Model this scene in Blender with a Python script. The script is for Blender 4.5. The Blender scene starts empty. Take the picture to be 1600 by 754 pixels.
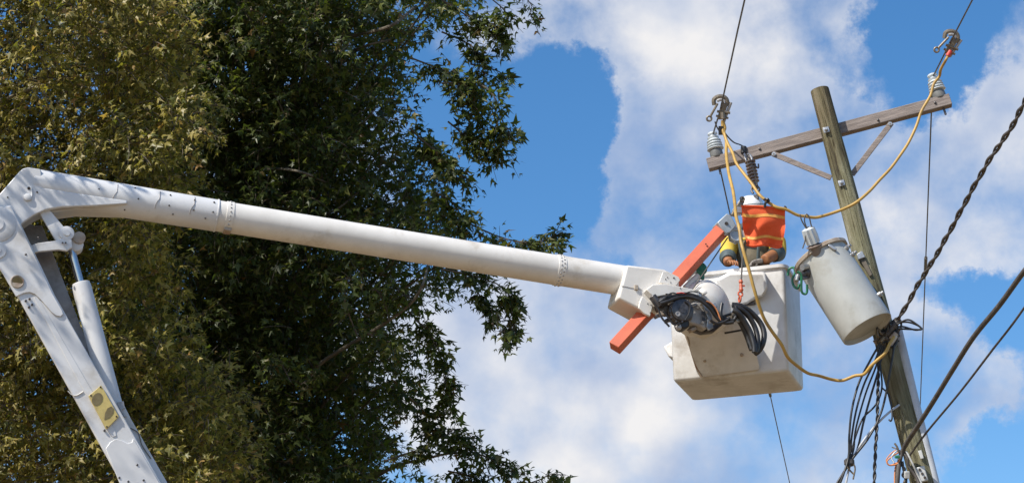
import bpy, bmesh, math, random
import numpy as np
from mathutils import Vector, Matrix

S = bpy.context.scene
COL = S.collection
R = math.radians
random.seed(7)

# ------------------------------------------------------------------ camera
PITCH = R(20.0)
FPX = 1600 * 70 / 36
CAMLOC = Vector((0, 0, 1.7))
RIGHT = Vector((1, 0, 0))
FWD = Vector((0, math.cos(PITCH), math.sin(PITCH)))
UP = Vector((0, -math.sin(PITCH), math.cos(PITCH)))
cd = bpy.data.cameras.new('camera')
cd.lens = 70; cd.sensor_width = 36; cd.clip_end = 5000; cd.clip_start = 0.1
cam = bpy.data.objects.new('camera', cd); COL.objects.link(cam)
cam.location = CAMLOC
cam.rotation_euler = (math.pi / 2 + PITCH, 0, 0)
S.camera = cam


def ray(x, y):
    return RIGHT * ((x - 800) / FPX) + UP * ((377 - y) / FPX) + FWD


def P(x, y, d):
    return CAMLOC + ray(x, y) * d


# ------------------------------------------------------------------ sky, sun
SUN = Vector((-0.55, -0.43, 0.715)).normalized()      # towards the sun
SKY_STRENGTH = 0.15
S.view_settings.view_transform = 'Standard'
S.view_settings.look = 'None'
S.view_settings.gamma = 1
S.view_settings.exposure = 0.20
S.view_settings.use_curve_mapping = False
W = bpy.data.worlds.new('World'); S.world = W; W.use_nodes = True


def build_world():
    nt = W.node_tree; N = nt.nodes; K = nt.links
    N.clear()
    out = N.new('ShaderNodeOutputWorld')
    sky = N.new('ShaderNodeTexSky'); sky.sky_type = 'NISHITA'; sky.sun_disc = False
    sky.sun_elevation = math.asin(SUN.z)
    sky.sun_rotation = math.atan2(SUN.x, SUN.y)
    sky.air_density = 1.0; sky.dust_density = 0.8; sky.ozone_density = 2.5
    hs = N.new('ShaderNodeHueSaturation'); hs.inputs['Saturation'].default_value = 1.3
    K.new(sky.outputs[0], hs.inputs['Color'])
    bg1 = N.new('ShaderNodeBackground'); bg1.inputs[1].default_value = SKY_STRENGTH
    K.new(hs.outputs[0], bg1.inputs[0])
    tc = N.new('ShaderNodeTexCoord')

    def noise(scale, detail, rough, vec, off=(0, 0, 0)):
        n = N.new('ShaderNodeTexNoise'); n.inputs['Scale'].default_value = scale
        n.inputs['Detail'].default_value = detail; n.inputs['Roughness'].default_value = rough
        a = N.new('ShaderNodeVectorMath'); a.operation = 'ADD'; a.inputs[1].default_value = off
        K.new(vec, a.inputs[0]); K.new(a.outputs[0], n.inputs['Vector'])
        return n

    def math_(op, a, b, c=None):
        m = N.new('ShaderNodeMath'); m.operation = op
        for i, v in enumerate((a, b, c)):
            if v is None: continue
            if isinstance(v, (int, float)): m.inputs[i].default_value = v
            else: K.new(v, m.inputs[i])
        return m.outputs[0]
    vec = tc.outputs['Generated']
    # warp the look-up direction so that cloud edges billow
    wn = noise(13, 9, 0.66, vec)
    sb = N.new('ShaderNodeVectorMath'); sb.operation = 'SUBTRACT'; sb.inputs[1].default_value = (.5, .5, .5)
    K.new(wn.outputs['Color'], sb.inputs[0])
    sc = N.new('ShaderNodeVectorMath'); sc.operation = 'SCALE'; sc.inputs['Scale'].default_value = 0.095
    K.new(sb.outputs[0], sc.inputs[0])
    ad = N.new('ShaderNodeVectorMath'); ad.operation = 'ADD'
    K.new(vec, ad.inputs[0]); K.new(sc.outputs[0], ad.inputs[1])
    wv = ad.outputs[0]
    blobs = [(1000, 20, 150, .35), (1180, 40, 150, .4), (1310, 10, 75, .4), (870, 20, 120, .5), (1100, 140, 110, .28),
             (985, 215, 62, .45), (1030, 330, 105, .5), (1130, 300, 120, .4), (1220, 240, 100, .45), (1260, 350, 90, .5), (1400, 330, 110, .4), (1180, 520, 130, .3), (1400, 560, 100, .4), (930, 350, 50, .3),
             (1560, 150, 105, .5), (1500, 260, 110, .45), (1470, 340, 120, .5), (1600, 330, 90, .4), (1340, 340, 110, .5),
             (760, 500, 130, .45), (850, 600, 160, .4), (1030, 640, 160, .35), (700, 640, 110, .35), (1180, 660, 130, .45),
             (1320, 500, 70, .45), (1340, 620, 110, .5), (1500, 590, 85, .5), (1590, 600, 60, .4), (1490, 735, 70, .4),
             (400, 300, 300, .2),
             (815, 220, 100, -.6), (760, 310, 90, -.6), (890, 130, 60, -.3), (905, 190, 55, -.35), (1075, 195, 40, -.18), (1235, 150, 55, -.22), (1150, 235, 50, -.18), (1380, 240, 55, -.25), (1245, 90, 40, -.12), (960, 480, 50, -.15), (800, 640, 60, -.12), (1430, 80, 85, -.6), (1480, 10, 80, -.6), (900, 280, 60, -.35),
             (1540, 440, 85, -.6), (1440, 455, 55, -.4), (1580, 730, 75, -.6), (1262, 440, 42, -.5), (1385, 200, 40, -.15), (930, 440, 60, -.2)]
    tot = None
    for (x, y, r, w) in blobs:
        c = ray(x, y).normalized()
        dn = N.new('ShaderNodeVectorMath'); dn.operation = 'DISTANCE'; dn.inputs[1].default_value = c
        K.new(wv, dn.inputs[0])
        q = math_('DIVIDE', dn.outputs['Value'], r / FPX)
        q = math_('MULTIPLY', q, q)
        q = math_('MULTIPLY', q, -0.8)
        e = math_('EXPONENT', q, None)
        tot = math_('MULTIPLY', e, w) if tot is None else math_('MULTIPLY_ADD', e, w, tot)
    tot = math_('MAXIMUM', math_('MINIMUM', tot, 0.40), -0.36)
    f1 = noise(7, 10, 0.55, vec, (3.1, 1.7, .4))
    f2 = noise(15, 10, 0.58, vec, (1.1, 4.7, 2.4))
    dens = math_('MULTIPLY_ADD', f1.outputs['Fac'], 1.25, math_('SUBTRACT', tot, 0.125))
    dens = math_('MULTIPLY_ADD', f2.outputs['Fac'], 0.85, math_('SUBTRACT', dens, 0.08))
    mr = N.new('ShaderNodeMapRange'); mr.interpolation_type = 'SMOOTHSTEP'
    mr.inputs['From Min'].default_value = 0.91; mr.inputs['From Max'].default_value = 1.42
    K.new(dens, mr.inputs['Value'])
    # cloud brightness: thicker parts away from the sun are greyer
    up = N.new('ShaderNodeVectorMath'); up.operation = 'ADD'; up.inputs[1].default_value = SUN * 0.022
    K.new(vec, up.inputs[0])
    g1 = noise(9, 7, 0.5, vec, (1.1, 4.7, 2.4)); g2 = noise(9, 7, 0.5, up.outputs[0], (1.1, 4.7, 2.4))
    df = math_('SUBTRACT', g1.outputs['Fac'], g2.outputs['Fac'])
    lowf = noise(6, 3, 0.5, vec, (7, 2, 5))
    sh = math_('MULTIPLY_ADD', df, 2.6, math_('MULTIPLY_ADD', lowf.outputs['Fac'], 1.5, -0.22))
    cr = N.new('ShaderNodeValToRGB')
    cr.color_ramp.elements[0].position = 0.2; cr.color_ramp.elements[0].color = (.34, .43, .62, 1)
    cr.color_ramp.elements[1].position = 0.85; cr.color_ramp.elements[1].color = (.78, .77, .775, 1)
    m = cr.color_ramp.elements.new(.5); m.color = (.53, .58, .69, 1)
    K.new(sh, cr.inputs[0])
    bg2 = N.new('ShaderNodeBackground'); bg2.inputs[1].default_value = 1.0
    K.new(cr.outputs[0], bg2.inputs[0])
    mx = N.new('ShaderNodeMixShader')
    K.new(mr.outputs[0], mx.inputs[0]); K.new(bg1.outputs[0], mx.inputs[1]); K.new(bg2.outputs[0], mx.inputs[2])
    K.new(mx.outputs[0], out.inputs[0])


build_world()
sl = bpy.data.lights.new('sun', 'SUN'); sl.energy = 4.9; sl.angle = R(0.53); sl.color = (1, .95, .86)
so = bpy.data.objects.new('sun', sl); COL.objects.link(so)
so.rotation_euler = SUN.to_track_quat('Z', 'Y').to_euler()
so.location = (0, 0, 60)

# ------------------------------------------------------------------ materials


def material(name, c1, c2=None, rough=.5, metal=0, scale=8, detail=5, stretch=None, bump=0, bscale=None, spec=.5, lo=.35, hi=.65, c3=None, coat=0):
    m = bpy.data.materials.new(name); m.use_nodes = True
    nt = m.node_tree; N = nt.nodes; K = nt.links
    b = N['Principled BSDF']
    b.inputs['Roughness'].default_value = rough; b.inputs['Metallic'].default_value = metal
    b.inputs['Specular IOR Level'].default_value = spec
    b.inputs['Coat Weight'].default_value = coat
    if c2 is None:
        b.inputs['Base Color'].default_value = (*c1, 1)
        c2 = c1
    tc = N.new('ShaderNodeTexCoord'); mp = N.new('ShaderNodeMapping')
    if stretch: mp.inputs['Scale'].default_value = stretch
    K.new(tc.outputs['Object'], mp.inputs['Vector'])
    n = N.new('ShaderNodeTexNoise'); n.inputs['Scale'].default_value = scale; n.inputs['Detail'].default_value = detail
    n.inputs['Roughness'].default_value = .62
    K.new(mp.outputs[0], n.inputs['Vector'])
    r = N.new('ShaderNodeValToRGB')
    r.color_ramp.elements[0].position = lo; r.color_ramp.elements[0].color = (*c1, 1)
    r.color_ramp.elements[1].position = hi; r.color_ramp.elements[1].color = (*c2, 1)
    K.new(n.outputs['Fac'], r.inputs[0])
    last = r.outputs[0]
    if c3 is not None:                      # sparse stains / scuffs
        n2 = N.new('ShaderNodeTexNoise'); n2.inputs['Scale'].default_value = scale * .45; n2.inputs['Detail'].default_value = 8
        n2.inputs['Roughness'].default_value = .7
        K.new(mp.outputs[0], n2.inputs['Vector'])
        r2 = N.new('ShaderNodeValToRGB'); r2.color_ramp.elements[0].position = .53; r2.color_ramp.elements[1].position = .72
        K.new(n2.outputs['Fac'], r2.inputs[0])
        mx = N.new('ShaderNodeMix'); mx.data_type = 'RGBA'; mx.inputs[7].default_value = (*c3, 1)
        K.new(r2.outputs[0], mx.inputs[0]); K.new(last, mx.inputs[6]); last = mx.outputs[2]
    K.new(last, b.inputs['Base Color'])
    if bump:
        n3 = N.new('ShaderNodeTexNoise'); n3.inputs['Scale'].default_value = bscale or scale * 3; n3.inputs['Detail'].default_value = 6
        K.new(mp.outputs[0], n3.inputs['Vector'])
        bp = N.new('ShaderNodeBump'); bp.inputs['Strength'].default_value = bump; bp.inputs['Distance'].default_value = .01
        K.new(n3.outputs['Fac'], bp.inputs['Height']); K.new(bp.outputs[0], b.inputs['Normal'])
    return m


M = {}
M['white'] = material('white_paint', (.70, .69, .68), (.62, .61, .60), .38, scale=3, c3=(.44, .39, .32), bump=.03, bscale=40)
M['fibre'] = material('white_fibreglass', (.77, .73, .67), (.68, .64, .58), .40, scale=4, c3=(.47, .40, .31), bump=.04, bscale=25)
M['bucket'] = material('bucket_fibreglass', (.70, .69, .675), (.58, .57, .55), .45, scale=5, c3=(.38, .34, .29), bump=.06, bscale=18)
M['primer'] = material('dull_metal', (.46, .44, .42), (.30, .28, .27), .45, metal=.2, scale=12)
M['steel'] = material('galvanised_steel', (.46, .46, .46), (.34, .34, .34), .42, metal=.75, scale=20)
M['chrome'] = material('chrome', (.60, .60, .60), None, .28, metal=.9)
M['zinc'] = material('grey_cast_metal', (.44, .47, .49), (.36, .39, .41), .5, metal=.25, scale=14)
M['brass'] = material('brass_clamp', (.27, .22, .155), (.15, .125, .10), .5, metal=.45, scale=30)
M['black'] = material('black_rubber', (.016, .015, .015), (.03, .028, .028), .42, scale=25)
M['cable'] = material('weathered_cable', (.05, .045, .042), (.10, .085, .075), .6, scale=20)
M['wire'] = material('bare_conductor', (.10, .095, .09), (.17, .15, .13), .5, metal=.4, scale=20)
M['darkmetal'] = material('dark_greasy_metal', (.05, .045, .045), (.12, .11, .11), .38, metal=.4, scale=25)
M['orange'] = material('orange_fibreglass', (.60, .13, .055), (.52, .10, .045), .42, scale=6, c3=(.42, .10, .05), bump=.03)
M['yellow'] = material('yellow_rubber_hose', (.52, .32, .075), (.40, .245, .06), .5, scale=9, c3=(.24, .15, .06))
M['yellowplate'] = material('faded_yellow_cover', (.60, .47, .16), (.50, .38, .13), .45, scale=20, c3=(.33, .25, .10))
M['ovals'] = material('worn_recess', (.15, .11, .045), (.20, .16, .07), .6, scale=25)
M['green'] = material('green_plastic', (.02, .20, .10), (.03, .15, .08), .4, scale=20)
M['vest'] = material('orange_mesh_cloth', (.93, .19, .075), (.88, .16, .065), .9, spec=.15, scale=60, bump=.12, bscale=160)
_m = M['vest']; _n = _m.node_tree.nodes; _k = _m.node_tree.links        # thin cloth lets light through
_t = _n.new('ShaderNodeBsdfTranslucent'); _t.inputs[0].default_value = (.95, .20, .05, 1)
_x = _n.new('ShaderNodeMixShader'); _x.inputs[0].default_value = .3
_k.new(_n['Principled BSDF'].outputs[0], _x.inputs[1]); _k.new(_t.outputs[0], _x.inputs[2]); _k.new(_x.outputs[0], _n['Material Output'].inputs[0])
M['stripe'] = material('yellow_reflective_tape', (.82, .42, .09), (.78, .34, .08), .35, scale=40)
M['shirt'] = material('yellow_shirt_cloth', (.66, .47, .06), (.58, .40, .05), .8, scale=9, bump=.2, bscale=14)
M['khaki'] = material('khaki_cloth', (.25, .21, .14), (.15, .13, .09), .85, scale=14, bump=.3, bscale=16)
M['plaid'] = material('dark_trousers', (.04, .045, .06), (.06, .06, .07), .85, scale=20)
M['cuff'] = material('dark_rubber_cuff', (.06, .08, .08), (.10, .13, .13), .5, scale=12)
M['glove'] = material('brown_leather_glove', (.36, .15, .055), (.26, .10, .04), .6, scale=18, bump=.2, bscale=30)
M['palm'] = material('grey_leather_glove', (.30, .27, .24), (.18, .16, .14), .75, scale=22, bump=.2, bscale=30)
M['skin'] = material('skin', (.50, .30, .21), (.44, .25, .17), .5, scale=18)
M['helmet'] = material('white_helmet', (.82, .82, .80), None, .25, coat=.4)
M['eye'] = material('eye_white', (.7, .7, .68), None, .2)
M['hair'] = material('dark_hair', (.03, .02, .015), None, .6)
M['boot'] = material('brown_boot', (.12, .07, .04), (.08, .05, .03), .6, scale=12)
M['tank'] = material('grey_tank_paint', (.47, .475, .45), (.41, .415, .39), .4, scale=5, c3=(.32, .30, .25), bump=.02)
M['lid'] = material('rusty_lid_rim', (.42, .36, .29), (.32, .24, .17), .6, scale=14, c3=(.26, .13, .07))
M['inner_shade'] = material('shaded_inner_paint', (.36, .34, .33), (.24, .22, .21), .5, scale=6, c3=(.14, .12, .11))  # white inner paint, darkened so the colour carries the shade inside the boom
M['porcelain'] = material('grey_porcelain', (.62, .66, .67), (.54, .58, .60), .18, coat=.5, scale=10)
M['polymer'] = material('brown_porcelain', (.16, .12, .10), (.22, .17, .14), .3, coat=.3, scale=10)
M['cap'] = material('dark_grey_base', (.20, .20, .19), (.14, .14, .135), .5, scale=14)
M['arm'] = material('weathered_timber', (.30, .25, .22), (.17, .14, .125), .85, scale=9, stretch=(.5, 6, 6), bump=.5, bscale=22, c3=(.15, .12, .11))
M['conduit'] = material('grey_conduit', (.50, .52, .55), (.43, .45, .48), .5, scale=8, c3=(.36, .36, .37))
M['red'] = material('red_band', (.60, .05, .03), None, .5)
M['ochrewire'] = material('orange_wire', (.58, .22, .08), None, .5)
M['clearplastic'] = material('pale_plastic', (.55, .55, .53), (.42, .42, .40), .35, scale=14)


def pole_material():
    m = bpy.data.materials.new('weathered_pole_wood'); m.use_nodes = True
    nt = m.node_tree; N = nt.nodes; K = nt.links; b = N['Principled BSDF']; b.inputs['Roughness'].default_value = .85
    b.inputs['Specular IOR Level'].default_value = .2
    tc = N.new('ShaderNodeTexCoord')
    mp = N.new('ShaderNodeMapping'); mp.inputs['Scale'].default_value = (13, 13, .9)
    K.new(tc.outputs['Object'], mp.inputs[0])
    n = N.new('ShaderNodeTexNoise'); n.inputs['Scale'].default_value = 1.6; n.inputs['Detail'].default_value = 9; n.inputs['Roughness'].default_value = .68
    K.new(mp.outputs[0], n.inputs[0])
    r = N.new('ShaderNodeValToRGB'); e = r.color_ramp.elements
    e[0].position = .33; e[0].color = (.045, .035, .025, 1); e[1].position = .68; e[1].color = (.33, .31, .22, 1)
    k = e.new(.48); k.color = (.19, .18, .105, 1)
    K.new(n.outputs['Fac'], r.inputs[0])
    n2 = N.new('ShaderNodeTexNoise'); n2.inputs['Scale'].default_value = .9; n2.inputs['Detail'].default_value = 4
    K.new(tc.outputs['Object'], n2.inputs[0])
    r2 = N.new('ShaderNodeValToRGB'); r2.color_ramp.elements[0].position = .45; r2.color_ramp.elements[1].position = .62
    K.new(n2.outputs['Fac'], r2.inputs[0])
    mx = N.new('ShaderNodeMix'); mx.data_type = 'RGBA'; mx.blend_type = 'MULTIPLY'; mx.inputs[7].default_value = (.62, .52, .46, 1)  # random wood tone, deepened to stand in for the transformer's shadow
    K.new(r2.outputs[0], mx.inputs[0]); K.new(r.outputs[0], mx.inputs[6])
    # drying cracks: long thin dark checks along the grain
    mp2 = N.new('ShaderNodeMapping'); mp2.inputs['Scale'].default_value = (22, 22, .55); K.new(tc.outputs['Object'], mp2.inputs[0])
    n4 = N.new('ShaderNodeTexNoise'); n4.inputs['Scale'].default_value = 1.0; n4.inputs['Detail'].default_value = 3; K.new(mp2.outputs[0], n4.inputs[0])
    r4 = N.new('ShaderNodeValToRGB'); q = r4.color_ramp.elements
    q[0].position = .455; q[0].color = (1, 1, 1, 1); q[1].position = .545; q[1].color = (1, 1, 1, 1)
    k4 = q.new(.5); k4.color = (.22, .18, .15, 1); k5 = q.new(.485); k5.color = (1, 1, 1, 1); k6 = q.new(.515); k6.color = (1, 1, 1, 1)
    K.new(n4.outputs['Fac'], r4.inputs[0])
    mx4 = N.new('ShaderNodeMix'); mx4.data_type = 'RGBA'; mx4.blend_type = 'MULTIPLY'; mx4.inputs[0].default_value = 1
    K.new(mx.outputs[2], mx4.inputs[6]); K.new(r4.outputs[0], mx4.inputs[7]); K.new(mx4.outputs[2], b.inputs['Base Color'])
    bp = N.new('ShaderNodeBump'); bp.inputs['Strength'].default_value = 1.0; bp.inputs['Distance'].default_value = .03
    K.new(n.outputs['Fac'], bp.inputs['Height']); K.new(bp.outputs[0], b.inputs['Normal'])
    return m


M['pole'] = pole_material()


def leaf_material(name, stops, trans):
    m = bpy.data.materials.new(name); m.use_nodes = True
    nt = m.node_tree; N = nt.nodes; K = nt.links; b = N['Principled BSDF']; out = N['Material Output']
    b.inputs['Roughness'].default_value = .42; b.inputs['Specular IOR Level'].default_value = .35
    g = N.new('ShaderNodeNewGeometry'); oi = N.new('ShaderNodeObjectInfo')
    a = N.new('ShaderNodeMath'); a.operation = 'ADD'; K.new(g.outputs['Random Per Island'], a.inputs[0]); K.new(oi.outputs['Random'], a.inputs[1])
    f = N.new('ShaderNodeMath'); f.operation = 'FRACT'; K.new(a.outputs[0], f.inputs[0])
    r = N.new('ShaderNodeValToRGB'); e = r.color_ramp.elements
    e[0].position = stops[0][0]; e[0].color = (*stops[0][1], 1); e[1].position = stops[-1][0]; e[1].color = (*stops[-1][1], 1)
    for p, c in stops[1:-1]:
        k = e.new(p); k.color = (*c, 1)
    K.new(f.outputs[0], r.inputs[0]); K.new(r.outputs[0], b.inputs['Base Color'])
    t = N.new('ShaderNodeBsdfTranslucent')
    tm = N.new('ShaderNodeMix'); tm.data_type = 'RGBA'; tm.blend_type = 'MULTIPLY'; tm.inputs[0].default_value = 1
    tm.inputs[7].default_value = (1.5, 1.7, .7, 1); K.new(r.outputs[0], tm.inputs[6]); K.new(tm.outputs[2], t.inputs[0])
    mx = N.new('ShaderNodeMixShader'); mx.inputs[0].default_value = trans
    K.new(b.outputs[0], mx.inputs[1]); K.new(t.outputs[0], mx.inputs[2]); K.new(mx.outputs[0], out.inputs[0])
    return m


M['leafdark'] = leaf_material('dark_leaf', [(0, (.042, .056, .018)), (.45, (.074, .096, .026)), (.8, (.125, .148, .038)), (.96, (.17, .165, .05)), (1, (.17, .09, .035))], .40)
M['leafgold'] = leaf_material('olive_leaf', [(0, (.09, .10, .024)), (.35, (.19, .165, .038)), (.7, (.32, .255, .07)), (.92, (.42, .34, .13)), (1, (.30, .16, .06))], .42)
M['bark'] = material('pale_bark', (.15, .125, .095), (.085, .07, .05), .85, scale=6, bump=.4, c3=(.30, .27, .21))
M['twig'] = material('twig_bark', (.13, .10, .07), (.09, .07, .05), .85, scale=20)
M['ground'] = material('dry_grass_ground', (.25, .165, .08), (.17, .115, .055), .95, scale=.6, c3=(.33, .25, .15), bump=.3, bscale=6)

# ------------------------------------------------------------------ object helpers


def tag(o, label=None, cat=None, group=None, kind=None):
    if label: o['label'] = label
    if cat: o['category'] = cat
    if group: o['group'] = group
    if kind: o['kind'] = kind
    return o


def thing(name, label, cat, loc, group=None):
    o = bpy.data.objects.new(name, None); COL.objects.link(o)
    o.location = loc; o.empty_display_size = .1
    return tag(o, label, cat, group)


def origin_of(o):
    while o.parent is not None: o = o.parent
    return Vector(o.location)


class MB:
    """collects shapes in world space and links them as ONE mesh object"""

    def __init__(s):
        s.v = []; s.f = []

    def add(s, vs, fs):
        n = len(s.v)
        s.v += [Vector(p) for p in vs]; s.f += [[i + n for i in f] for f in fs]
        return s

    def tube(s, pts, r, seg=10, cap=True, twist=0):
        pts = [Vector(p) for p in pts]; n = len(pts)
        rs = r if isinstance(r, (list, tuple)) else [r] * n
        t0 = (pts[1] - pts[0]).normalized()
        a = Vector((0, 0, 1)) if abs(t0.z) < .9 else Vector((1, 0, 0))
        u = t0.cross(a).normalized(); vs = []; fs = []
        for i in range(n):
            t = (pts[min(i + 1, n - 1)] - pts[max(i - 1, 0)]).normalized()
            u = (u - t * u.dot(t)).normalized(); w = t.cross(u)
            for k in range(seg):
                ang = 2 * math.pi * k / seg + twist
                vs.append(pts[i] + (u * math.cos(ang) + w * math.sin(ang)) * rs[i])
        for i in range(n - 1):
            for k in range(seg):
                k2 = (k + 1) % seg
                fs.append([i * seg + k, i * seg + k2, (i + 1) * seg + k2, (i + 1) * seg + k])
        if cap:
            fs.append(list(range(seg))[::-1]); fs.append([(n - 1) * seg + k for k in range(seg)])
        return s.add(vs, fs)

    def cyl(s, a, b, r, r2=None, seg=20):
        return s.tube([a, b], [r, r if r2 is None else r2], seg)

    def lathe(s, a, axis, prof, seg=24):
        """prof: list of (height along axis, radius)"""
        a = Vector(a); t = Vector(axis).normalized()
        k = Vector((0, 0, 1)) if abs(t.z) < .9 else Vector((1, 0, 0))
        u = t.cross(k).normalized(); w = t.cross(u); vs = []; fs = []
        for (h, r) in prof:
            for i in range(seg):
                an = 2 * math.pi * i / seg
                vs.append(a + t * h + (u * math.cos(an) + w * math.sin(an)) * max(r, 1e-4))
        for j in range(len(prof) - 1):
            for i in range(seg):
                i2 = (i + 1) % seg
                fs.append([j * seg + i, j * seg + i2, (j + 1) * seg + i2, (j + 1) * seg + i])
        fs.append(list(range(seg))[::-1]); fs.append([(len(prof) - 1) * seg + i for i in range(seg)])
        return s.add(vs, fs)

    def ball(s, c, r, axis=(0, 0, 1), sq=1.0, seg=16, rings=9):
        return s.lathe(c, axis, [(-r * sq * math.cos(math.pi * i / rings), r * math.sin(math.pi * i / rings)) for i in range(rings + 1)], seg)

    def box(s, c, ax, hs):
        c = Vector(c); X, Y, Z = [Vector(a).normalized() * h for a, h in zip(ax, hs)]
        vs = [c + X * i + Y * j + Z * k for i in (-1, 1) for j in (-1, 1) for k in (-1, 1)]
        return s.add(vs, [[0, 1, 3, 2], [4, 6, 7, 5], [0, 4, 5, 1], [2, 3, 7, 6], [0, 2, 6, 4], [1, 5, 7, 3]])

    def prism(s, poly, vec):
        """closed polygon (world points) pushed along vec"""
        n = len(poly); vec = Vector(vec)
        vs = [Vector(p) for p in poly] + [Vector(p) + vec for p in poly]
        fs = [list(range(n)), [n + i for i in range(n)][::-1]]
        for i in range(n):
            j = (i + 1) % n
            fs.append([i, n + i, n + j, j])
        return s.add(vs, fs)

    def torus(s, c, nrm, r, r2, seg=24, a0=0, a1=360, ref=None, seg2=8):
        c = Vector(c); t = Vector(nrm).normalized()
        k = Vector(ref) if ref is not None else (Vector((0, 0, 1)) if abs(t.z) < .9 else Vector((1, 0, 0)))
        u = (k - t * k.dot(t)).normalized(); w = t.cross(u)
        full = abs(a1 - a0) >= 360
        pts = [c + (u * math.cos(R(a0 + (a1 - a0) * i / seg)) + w * math.sin(R(a0 + (a1 - a0) * i / seg))) * r for i in range(seg + 1)]
        return s.tube(pts, r2, seg2, cap=not full)

    def build(s, name, mat, parent=None, bevel=0, smooth=38, bseg=2):
        me = bpy.data.meshes.new(name)
        off = origin_of(parent) if parent is not None else Vector((0, 0, 0))
        if parent is None:
            c = sum(s.v, Vector()) / len(s.v); off = c
        me.from_pydata([p - off for p in s.v], [], s.f)
        bm = bmesh.new(); bm.from_mesh(me)
        bmesh.ops.recalc_face_normals(bm, faces=bm.faces); bm.to_mesh(me); bm.free()
        me.polygons.foreach_set('use_smooth', [True] * len(me.polygons))
        me.set_sharp_from_angle(angle=R(smooth))
        o = bpy.data.objects.new(name, me); COL.objects.link(o)
        me.materials.append(M[mat] if isinstance(mat, str) else mat)
        if parent is not None: o.parent = parent
        else: o.location = off
        if bevel:
            b = o.modifiers.new('bevel', 'BEVEL'); b.width = bevel; b.segments = bseg; b.limit_method = 'ANGLE'; b.angle_limit = R(35)
            b.harden_normals = False
        return o


def spline(pts, n=8):
    pts = [Vector(p) for p in pts]; out = []
    q = [pts[0] * 2 - pts[1]] + pts + [pts[-1] * 2 - pts[-2]]
    for i in range(1, len(q) - 2):
        a, b, c, d = q[i - 1], q[i], q[i + 1], q[i + 2]
        for k in range(n):
            t = k / n
            out.append(.5 * ((2 * b) + (c - a) * t + (2 * a - 5 * b + 4 * c - d) * t * t + (3 * b - a - 3 * c + d) * t ** 3))
    out.append(pts[-1])
    return out


def PP(lst):
    return [P(*p) for p in lst]


# ================================================================== SETTING
g = MB()
n = 24; half = 900
gv = [(-half + 2 * half * i / n, -half + 2 * half * j / n, 0) for i in range(n + 1) for j in range(n + 1)]
gf = [[i * (n + 1) + j, (i + 1) * (n + 1) + j, (i + 1) * (n + 1) + j + 1, i * (n + 1) + j + 1] for i in range(n) for j in range(n)]
g.add(gv, gf)
tag(g.build('ground', 'ground'), kind='structure')
# ================================================================== AERIAL LIFT (boom, bucket, jib): one thing
LE = P(40, 290, 15.9); LT = P(1030, 445, 17.15)
LH = (LT - LE); LH.z = 0; LH.normalize()
LN = Vector((LH.y, -LH.x, 0))                       # horizontal, towards the camera side
ZZ = Vector((0, 0, 1))


def L(x, y, off=0.0):
    """point of the lift's vertical plane (shifted by off towards the viewer) seen at this pixel"""
    r = ray(x, y); t = ((LE - CAMLOC).dot(LN) + off) / r.dot(LN)
    return CAMLOC + r * t


def LP(poly, off=0.0): return [L(x, y, off) for x, y in poly]


def plate(poly, off0, off1): return MB().prism(LP(poly, off1), -LN * (off1 - off0))


low_end = L(300, 990)                                # where the lower boom would meet its turntable
base_pt = Vector((low_end.x, low_end.y, 0))
lift = thing('aerial_lift', 'white articulated boom lift with a bent elbow, orange jib beam and bucket at its tip', 'boom lift', base_pt)

# ---- lower boom
beam = [(-28, 350), (2, 322), (18, 320), (34, 352), (86, 461), (252, 754), (386, 990), (326, 990), (190, 754), (29, 465), (-22, 385)]
front = plate(beam, .150, .180).build('lower_boom', 'white', lift, bevel=.008)
back = [(-20, 350), (20, 330), (52, 352), (66, 352), (140, 545), (160, 590), (246, 742), (380, 985), (342, 985), (208, 754), (48, 480)]
plate(back, -.20, -.17).build('boom_side_plate', 'inner_shade', lift, bevel=.006)
plate([(62, 500), (100, 500), (236, 742), (372, 985), (334, 985), (196, 742)], -.165, .145).build('boom_web', 'white', lift, bevel=.006)
plate([(8, 345), (38, 362), (70, 440), (60, 452), (20, 392)], -.165, .145).build('boom_inner_plate', 'darkmetal', lift)
# doubler plates, their wavy ends standing proud of the beam
plate([(-26, 352), (2, 324), (17, 322), (32, 352), (82, 458), (97, 484), (99, 490), (95, 494), (88, 493), (80, 487), (64, 468), (54, 459), (46, 456), (36, 458), (25, 463), (-20, 385)],
      .181, .193).build('doubler_plate', 'white', front, bevel=.004)
plate([(165, 700), (172, 690), (180, 685), (190, 687), (200, 692), (206, 690), (208, 684), (250, 755), (384, 989), (322, 989), (186, 752)],
      .181, .191).build('doubler_plate', 'white', front, bevel=.004)
plate([(52, 463), (58, 462), (180, 672), (182, 680), (176, 682), (168, 672), (120, 590)], .181, .186).build('weld_strip', 'white', front, bevel=.002)
MB().tube(spline(LP([(106, 610), (112, 616), (120, 617), (130, 611)], .184), 5), .004, 5).build('weld_seam', 'fibre', front)
# right flange below the cylinder foot
plate([(176, 622), (192, 628), (204, 652), (262, 754), (390, 984), (380, 984), (246, 754), (196, 664)], -.165, .06).build('boom_flange', 'white', lift, bevel=.006)
MB().tube(spline(LP([(204, 668), (216, 676), (222, 695), (236, 716)], .07), 4), .004, 5).build('hose_clip', 'bark', lift)
plate([(183, 628), (193, 626), (195, 636), (190, 640), (198, 650), (194, 650), (186, 636)], .062, .075).build('foot_bracket', 'primer', lift)
# yellow cover with two oval recesses and four screws
cov = plate([(138, 618), (158, 601), (186, 650), (166, 670)], .187, .202).build('cover_plate', 'yellowplate', front, bevel=.003)


def lens(c, rx, ry, ang, off, t=.006, n=18):
    a = R(ang); pts = []
    for i in range(n):
        u = rx * math.cos(2 * math.pi * i / n); v = ry * math.sin(2 * math.pi * i / n)
        pts.append((c[0] + u * math.cos(a) - v * math.sin(a), c[1] + u * math.sin(a) + v * math.cos(a)))
    return plate(pts, off - t, off)


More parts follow.
